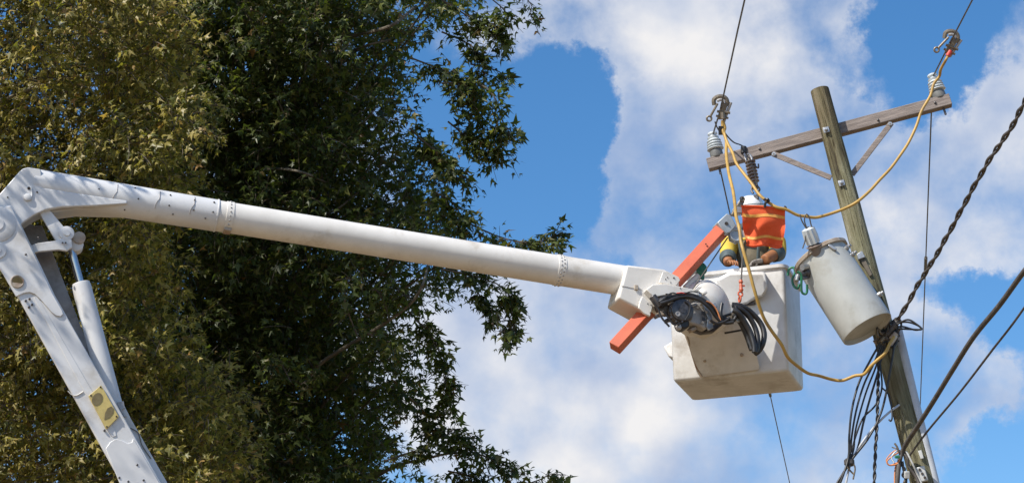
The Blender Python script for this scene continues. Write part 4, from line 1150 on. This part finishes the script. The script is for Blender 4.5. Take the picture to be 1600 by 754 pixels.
m = MB(); m.tube(spline([head + BF * .088 - BX * .028 - ZZ * .062, head + BF * .097 - ZZ * .066, head + BF * .088 + BX * .028 - ZZ * .062], 4), .006, 6); m.build('mouth', 'glove', person)
m = MB(); m.ball(head + BG * .035 + ZZ * .02, .088, seg=16, rings=8); m.build('hair', 'hair', person)
# ================================================================== TREES
RN = np.random.default_rng(11)
# five-lobed leaf: base, lobes and notches round a slightly raised middle
_ang = [(-90, .06), (-48, .30), (-22, .20), (12, .50), (40, .24), (90, .66), (140, .24), (168, .50), (202, .20), (228, .30)]
LEAF = np.array([(0, .0, .05)] + [(r * math.cos(R(a)), r * math.sin(R(a)), -.05 * (r > .3)) for a, r in _ang])
LEAF[:, 1] += .38
LEAF_TRI = np.array([(0, 1 + i, 1 + (i + 1) % 10) for i in range(10)])


def frames(nrm, tip):
    """rows of 3x3 frames: x, y(tip), z(normal)"""
    tip = tip - nrm * np.sum(tip * nrm, 1, keepdims=True)
    tip /= np.linalg.norm(tip, axis=1, keepdims=True) + 1e-9
    x = np.cross(tip, nrm)
    return np.stack([x, tip, nrm], 1)


def leaf_mesh(name, pos, fr, size):
    n = len(pos); nv = len(LEAF); nt_ = len(LEAF_TRI)
    sq = np.ones((n, 1, 3)); sq[:, 0, 0] = RN.uniform(.55, 1.1, n); cup = RN.uniform(-.5, 2.2, (n, 1)) * LEAF[None, :, 0] ** 2 + RN.uniform(-.3, .5, (n, 1)) * LEAF[None, :, 1] ** 2
    T_ = LEAF[None] * sq; T_[:, :, 2] -= cup
    V = np.einsum('nvk,nkj->nvj', T_, fr) * size[:, None, None] + pos[:, None, :]
    T = (LEAF_TRI[None] + (np.arange(n) * nv)[:, None, None]).reshape(-1)
    me = bpy.data.meshes.new(name)
    me.vertices.add(n * nv); me.vertices.foreach_set('co', V.reshape(-1).astype(np.float32))
    me.loops.add(n * nt_ * 3); me.loops.foreach_set('vertex_index', T.astype(np.int32))
    me.polygons.add(n * nt_); me.polygons.foreach_set('loop_start', np.arange(0, n * nt_ * 3, 3, dtype=np.int32))
    me.update(); me.validate()
    return me


def tubes_mesh(name, paths, radii, seg=3):
    """many thin tubes (paths: n x k x 3, radii: n x k) as one mesh"""
    paths = np.asarray(paths); radii = np.asarray(radii); n, k, _ = paths.shape
    t = np.gradient(paths, axis=1); t /= np.linalg.norm(t, axis=2, keepdims=True) + 1e-9
    ref = np.where(np.abs(t[..., 2:3]) < .9, np.array([0, 0, 1.]), np.array([1., 0, 0]))
    u = np.cross(t, ref); u /= np.linalg.norm(u, axis=2, keepdims=True) + 1e-9; w = np.cross(t, u)
    an = 2 * np.pi * np.arange(seg) / seg
    V = paths[:, :, None] + (u[:, :, None] * np.cos(an)[:, None] + w[:, :, None] * np.sin(an)[:, None]) * radii[:, :, None, None]
    i = np.arange(k - 1)[:, None]; s_ = np.arange(seg)[None]; s2 = (s_ + 1) % seg
    q = np.stack([i * seg + s_, i * seg + s2, (i + 1) * seg + s2, (i + 1) * seg + s_], -1).reshape(-1, 4)
    F = (q[None] + (np.arange(n) * k * seg)[:, None, None]).reshape(-1)
    me = bpy.data.meshes.new(name)
    me.vertices.add(n * k * seg); me.vertices.foreach_set('co', V.reshape(-1).astype(np.float32))
    me.loops.add(len(F)); me.loops.foreach_set('vertex_index', F.astype(np.int32))
    me.polygons.add(len(F) // 4); me.polygons.foreach_set('loop_start', np.arange(0, len(F), 4, dtype=np.int32))
    me.polygons.foreach_set('use_smooth', np.ones(len(F) // 4, dtype=bool))
    me.update(); me.validate()
    return me


def unit(v): return v / (np.linalg.norm(v, axis=-1, keepdims=True) + 1e-9)


class Foliage:
    def __init__(s, face=(-.35, -.42, .9), wild=.55):
        s.face = np.array(face); s.wild = wild
        s.pos = []; s.tip = []; s.nrm = []; s.size = []; s.paths = []; s.rad = []

    def twigs(s, starts, dirs, lens, lsize, spacing, r0=.006):
        """leafy shoots that droop; leaves alternate along each"""
        n = len(starts); k = 5
        tt = np.linspace(0, 1, k)[None, :, None]
        bend = RN.normal(0, .16, (n, 1, 3)); bend[..., 2] -= .22
        pth = starts[:, None] + dirs[:, None] * lens[:, None, None] * tt + bend * lens[:, None, None] * tt ** 2
        s.paths.append(pth); s.rad.append(np.linspace(r0, .0025, k)[None].repeat(n, 0))
        m = max(2, int(np.mean(lens) / spacing))
        u = np.clip((np.arange(m)[None] + RN.uniform(0, 1, (n, m))) / m * .92 + .1, 0, 1)
        D = dirs[:, None] * lens[:, None, None]; B = bend * lens[:, None, None]
        base = starts[:, None] + D * u[..., None] + B * u[..., None] ** 2
        tan = unit(D + 2 * B * u[..., None])
        side = unit(np.cross(tan, RN.normal(0, 1, (n, m, 3))))
        tip = unit(tan * .55 + side * .8 + np.array([0, 0, -.45]) + RN.normal(0, .3, (n, m, 3)))
        nrm = unit(s.face + RN.normal(0, s.wild, (n, m, 3)) + tan * .25)
        sz = lsize * RN.uniform(.5, 1.3, (n, m)) * (1.08 - .35 * u)
        pos = base + side * .035
        s.pos.append(pos.reshape(-1, 3)); s.tip.append(tip.reshape(-1, 3)); s.nrm.append(nrm.reshape(-1, 3)); s.size.append(sz.reshape(-1))

    def clump(s, c, rad, ntw, lsize, spacing, outward, L=(.35, .75)):
        c = np.array(c); st = c + RN.normal(0, 1, (ntw, 3)) * rad * np.array([.42, .42, .36])
        d = unit((st - c) / max(rad, .01) * .9 + RN.normal(0, .55, (ntw, 3)) + np.array(outward) * .6 + np.array([0, 0, -.08]))
        s.twigs(st, d, RN.uniform(*L, ntw) * rad * 1.15, lsize, spacing)

    def spray(s, pts, side_n, side_len, lsize, spacing, r0=.012):
        """a hanging leafy branchlet along a polyline"""
        q = np.array([tuple(p) for p in spline(pts, 6)]); m = len(q)
        k = 9; idx = np.linspace(0, m - 1, k); lo = np.floor(idx).astype(int); hi = np.minimum(lo + 1, m - 1); f = (idx - lo)[:, None]
        main = q[lo] * (1 - f) + q[hi] * f
        s.main = getattr(s, 'main', []); s.main.append((main, np.linspace(r0, .003, k)))
        u = RN.uniform(.05, 1, side_n) * (m - 1.001); a = np.floor(u).astype(int); fr = (u - a)[:, None]
        st = q[a] * (1 - fr) + q[a + 1] * fr; tan = unit(q[a + 1] - q[a])
        d = unit(tan * .6 + RN.normal(0, .6, (side_n, 3)) + np.array([0, 0, -.25]))
        s.twigs(st, d, RN.uniform(.5, 1.1, side_n) * side_len, lsize, spacing, .004)

    def finish(s, tree, leafmat, nsingle=300):
        o0 = np.array(tree.location)
        pos = np.concatenate(s.pos); fr = frames(unit(np.concatenate(s.nrm)), np.concatenate(s.tip)); size = np.concatenate(s.size)
        # the leaves that show largest: front-most in their small patch of view
        rel = pos - np.array(CAMLOC); dep = rel @ np.array(FWD); px = rel @ np.array(RIGHT) / dep * FPX + 800; py = 377 - rel @ np.array(UP) / dep * FPX
        inf = (px > 5) & (px < 1595) & (py > 5) & (py < 749)
        cell = (px // 9).astype(int) * 1000 + (py // 9).astype(int)
        order = np.argsort(dep); order = order[inf[order]]
        _, first = np.unique(cell[order], return_index=True)
        cand = order[first]
        show = size[cand] ** 2 * np.abs(np.sum(fr[cand, 2] * unit(rel[cand]), 1)) / dep[cand] ** 2
        single = cand[np.argsort(-show)[:nsingle]]
        rest = np.ones(len(pos), bool); rest[single] = False
        me = leaf_mesh('crown', pos[rest] - o0, fr[rest], size[rest]); me.materials.append(M[leafmat])
        c = bpy.data.objects.new('crown', me); COL.objects.link(c); c.parent = tree; c['kind'] = 'stuff'
        lm = bpy.data.meshes.new('leaf'); lm.from_pydata(LEAF.tolist(), [], LEAF_TRI.tolist()); lm.materials.append(M[leafmat])
        for i in single:
            mt = Matrix(fr[i].T.tolist()).to_4x4() @ Matrix.Scale(float(size[i]), 4); mt.translation = Vector(pos[i] - o0)
            lo = bpy.data.objects.new('leaf', lm); COL.objects.link(lo); lo.parent = tree; lo.matrix_local = mt
        paths = np.concatenate(s.paths) - o0; rad = np.concatenate(s.rad)
        tm = tubes_mesh('twigs', paths, rad); tm.materials.append(M['twig'])
        t = bpy.data.objects.new('twigs', tm); COL.objects.link(t); t.parent = tree; t['kind'] = 'stuff'
        for (mn, rr) in getattr(s, 'main', []):
            MB().tube([Vector(p) for p in mn], [float(x) for x in rr], 6).build('branchlet', 'twig', tree)
        return len(pos)


def inside(poly, x, y):
    c = False; j = len(poly) - 1
    for i in range(len(poly)):
        xi, yi = poly[i]; xj, yj = poly[j]
        if (yi > y) != (yj > y) and x < (xj - xi) * (y - yi) / (yj - yi) + xi: c = not c
        j = i
    return c


def scatter(poly, gap, rnd, tries=6000):
    xs = [p[0] for p in poly]; ys = [p[1] for p in poly]; pts = []
    for _ in range(tries):
        x = rnd.uniform(min(xs), max(xs)); y = rnd.uniform(min(ys), max(ys))
        if inside(poly, x, y) and all((x - a) ** 2 + (y - b) ** 2 > gap * gap for a, b in pts): pts.append((x, y))
    return pts


def trunk_of(tree, base, top, r0, r1, mat='bark'):
    base = Vector(base); top = Vector(top); pts = []; rs = []
    for i in range(13):
        t = i / 12
        pts.append(base.lerp(top, t) + Vector((math.sin(t * 5 + base.x) * .12, math.cos(t * 4) * .1, 0)) * min(1, t * 3))
        rs.append(r0 + (r1 - r0) * t + .35 * r0 * math.exp(-t * 14))
    MB().tube(pts, rs, 14).build('trunk', mat, tree)
    return pts, rs


def limb_to(tree, pts, rs, c, rnd, r_end=.008):
    """a limb from the trunk, starting lower than the clump it feeds"""
    c = Vector(c); best = None
    for i in range(2, len(pts)):
        drop = c.z - pts[i].z; hor = (c - pts[i]).xy.length
        cost = abs(drop - hor * .55)
        if best is None or cost < best[0]: best = (cost, i)
    i = best[1]; a = pts[i]; d = c - a
    m1 = a + d * .35 + Vector((rnd.uniform(-.2, .2), rnd.uniform(-.2, .2), .10 * d.length))
    m2 = a + d * .7 + Vector((rnd.uniform(-.15, .15), rnd.uniform(-.15, .15), .07 * d.length))
    q = spline([a, m1, m2, c], 4); r = min(rs[i] * .4, .010 + .009 * d.length)
    rr = [r + (r_end - r) * (k / (len(q) - 1)) ** .7 for k in range(len(q))]
    MB().tube(q, rr, 7).build('limb', 'bark', tree)


rnd = random.Random(5)

# ---- far tree: dark plane tree filling the middle, its right edge against the sky
DB = P(330, 377, 30.5); DB.z = 0
dark = thing('plane_tree', 'tall dark green tree behind the raised white boom, its ragged right edge against the sky', 'tree', DB)
dt = DB.copy(); dt.z = 15.5
tp, tr = trunk_of(dark, DB, dt + Vector((.8, 0, 0)), .42, .12)
F = Foliage()
main = [(190, -40), (600, -40), (690, -40), (690, 15), (640, 50), (612, 100), (618, 150), (600, 190), (618, 240), (650, 290), (680, 345), (700, 400),
        (700, 425), (650, 445), (610, 500), (620, 560), (635, 600), (600, 640), (585, 690), (590, 740), (600, 800), (190, 800)]
out3 = (.35, -.25, 0)
for layer, (d0, d1, gap) in enumerate(((25.2, 26.4, 60), (26.4, 27.6, 62), (27.6, 29.0, 66), (29.0, 30.2, 70))):
    for (x, y) in scatter(main, gap, rnd):
        c = P(x, y, rnd.uniform(d0, d1))
        edge = x > 560
        F.clump(c, .56 if not edge else .36, 40 if not edge else 26, .15, .034, out3)
        if rnd.random() < .55: limb_to(dark, tp, tr, c, rnd)
# beyond the frame: above, below and to the left, coarser
for _ in range(95):
    x = rnd.uniform(-260, 720); y = rnd.choice((rnd.uniform(-520, -60), rnd.uniform(800, 1050)))
    if y < -250 and x > 560: continue
    c = P(x, y, rnd.uniform(25, 31)); F.clump(c, .8, 40, .19, .08, (0, 0, 0))
    if rnd.random() < .5: limb_to(dark, tp, tr, c, rnd)
sprays = [  # hanging sprays of the right edge: (pixel polyline, depth, side shoots, shoot length)
    ([(735, -30), (770, 0), (790, 18), (795, 34)], 25.4, 10, .28),
    ([(690, 0), (740, 30), (775, 40), (782, 68)], 25.2, 26, .36),
    ([(690, 50), (735, 70), (750, 95), (742, 130), (750, 160)], 25.4, 24, .34),
    ([(735, 100), (775, 110), (790, 120)], 25.3, 8, .25),
    ([(640, 90), (680, 105), (715, 120), (735, 160), (760, 190), (780, 215), (778, 238)], 25.2, 44, .36),
    ([(690, 130), (745, 130), (772, 150), (785, 190), (802, 208)], 25.0, 24, .30),
    ([(700, 190), (730, 215), (745, 235), (770, 246)], 25.3, 22, .30),
    ([(655, 215), (685, 240), (705, 262), (735, 282)], 25.3, 26, .32),
    ([(640, 200), (665, 225), (690, 250)], 25.6, 18, .34),
    ([(680, 300), (705, 315), (722, 338), (735, 360)], 25.2, 20, .30),
    ([(735, 350), (775, 368), (815, 378), (850, 375), (872, 362)], 25.2, 26, .24),
    ([(835, 380), (858, 384), (876, 378)], 25.1, 9, .2),
    ([(690, 420), (740, 430), (780, 445), (800, 470), (803, 505), (798, 522)], 25.2, 50, .30),
    ([(735, 440), (755, 470), (765, 495)], 25.3, 18, .26),
    ([(650, 500), (672, 520), (690, 560), (698, 610), (695, 650)], 25.1, 44, .30),
    ([(640, 620), (668, 650), (680, 690)], 25.3, 20, .28),
    ([(600, 720), (660, 700), (715, 690), (750, 710), (790, 725), (812, 745)], 25.0, 46, .28),
    ([(690, 690), (705, 672), (725, 672), (742, 690)], 25.0, 14, .22),
    ([(800, 762), (840, 750), (862, 740), (884, 742)], 25.0, 9, .18),
    ([(560, 528), (545, 490), (538, 460), (548, 430)], 24.5, 12, .22), ([(608, 500), (600, 470), (585, 450)], 24.5, 9, .2), ([(505, 562), (490, 585), (470, 600)], 24.6, 10, .22),
    ([(645, 470), (628, 455), (610, 440)], 24.5, 12, .22), ([(575, 520), (600, 535), (620, 540)], 24.5, 10, .22), ([(455, 598), (440, 570), (420, 560)], 24.6, 12, .24),
    ([(700, 735), (740, 745), (780, 765), (830, 790)], 25.2, 30, .26),
]
for pl, d, ns, ln in sprays:
    F.spray([P(x, y, d + .1 * math.sin(i * 2.1)) for i, (x, y) in enumerate(pl)], int(ns * 2.0), ln * .85, .155, .04)
# an upper bough out of the top edge that ends in its own tuft
F.spray([P(700, -60, 25.4), P(770, -40, 25.3), P(812, -12, 25.2), P(830, 8, 25.2), P(828, 26, 25.2)], 24, .2, .14, .045)
n1 = F.finish(dark, 'leafdark')
vis = [([(470, 600), (505, 564), (560, 530), (608, 500), (645, 470), (662, 440), (668, 415)], 24.9, .028, .014),
       ([(600, 505), (545, 480), (540, 498)], 25.1, .012, .008),
       ([(360, 272), (400, 266), (440, 264), (475, 270), (510, 285)], 24.8, .022, .012),
       ([(540, 780), (575, 752), (620, 727), (665, 716), (700, 708), (740, 706)], 24.8, .028, .012),
       ([(655, 718), (662, 700), (690, 682), (712, 674)], 24.9, .016, .008),
       ([(470, 70), (530, 60), (580, 50), (615, 38), (650, 10)], 24.9, .03, .018),
       ([(530, 90), (570, 72), (610, 62)], 25.0, .02, .010),
       ([(240, -20), (275, 20), (320, 40)], 24.8, .02, .010),
       ([(470, 340), (520, 330), (560, 300)], 25.0, .018, .010)]
for vi, (pl, d, ra, rb) in enumerate(vis):
    q = spline([P(x, y, d - (.5 if vi == 0 else 0) + (2.2 if vi else 1.2) * (1 - i / (len(pl) - 1)) ** 2 + (.8 if i == len(pl) - 1 else 0)) for i, (x, y) in enumerate(pl)], 5)
    MB().tube(q, [ra + (rb - ra) * k / (len(q) - 1) for k in range(len(q))], 8).build('limb', 'bark', dark)
for i, (x, y) in enumerate([(782, 520), (790, 538), (788, 553), (778, 512), (800, 528), (812, 530), (806, 520), (770, 505)]):
    top = P(x - 3, y - 26, 25.1); b = P(x, y, 25.1)
    m_ = MB(); m_.tube(spline([top, top.lerp(b, .5) + Vector((.01, 0, 0)), b], 3), .003, 4)
    m_.ball(b, .018, seg=8, rings=5); m_.build('seed_ball', 'twig', dark)

# ---- near tree: olive-gold, in the sun, on the left
LB = P(-380, 377, 20.5); LB.z = 0
lit = thing('sunlit_tree', 'olive gold sunlit tree filling the left side behind the boom elbow', 'tree', LB)
lt = LB.copy(); lt.z = 13.5
tp, tr = trunk_of(lit, LB, lt + Vector((.4, .3, 0)), .34, .09)
F = Foliage((-.8, -.7, .8), .45)
lp = [(-60, -60), (120, -60), (262, -40), (250, 40), (262, 110), (285, 180), (262, 215), (230, 250), (268, 310), (240, 380), (225, 440), (270, 520),
      (310, 570), (340, 630), (350, 690), (320, 800), (-60, 800)]
for layer, (d0, d1, gap) in enumerate(((19.6, 20.6, 78), (20.6, 21.6, 72), (21.6, 22.6, 64), (22.6, 23.6, 68))):
    for (x, y) in scatter(lp, gap, rnd):
        c = P(x, y, rnd.uniform(d0, d1))
        F.clump(c, .36 if layer < 1 else .40, 42, .118, .028, (.25, -.35, 0))
        if rnd.random() < .12: limb_to(lit, tp, tr, c, rnd)
for _ in range(150):
    x = rnd.uniform(-850, 240) if rnd.random() < .6 else rnd.gauss(-400, 140); y = rnd.uniform(-520, 950)
    if x > -80 and -60 < y < 800: continue
    c = P(x, y, rnd.uniform(20.9, 24.5)); F.clump(c, .75, 38, .18, .08, (0, 0, 0))
    if rnd.random() < .35: limb_to(lit, tp, tr, c, rnd)
for _ in range(11):                       # the near side of the crown, above and left of the frame: dapples the boom's elbow
    c = P(rnd.uniform(-640, -200), rnd.uniform(-480, -60), rnd.uniform(14.2, 16)); F.clump(c, .5, 14, .13, .06, (0, 0, 0))
    limb_to(lit, tp, tr, c, rnd)
n2 = F.finish(lit, 'leafgold')
print('leaves', n1, n2, flush=True)
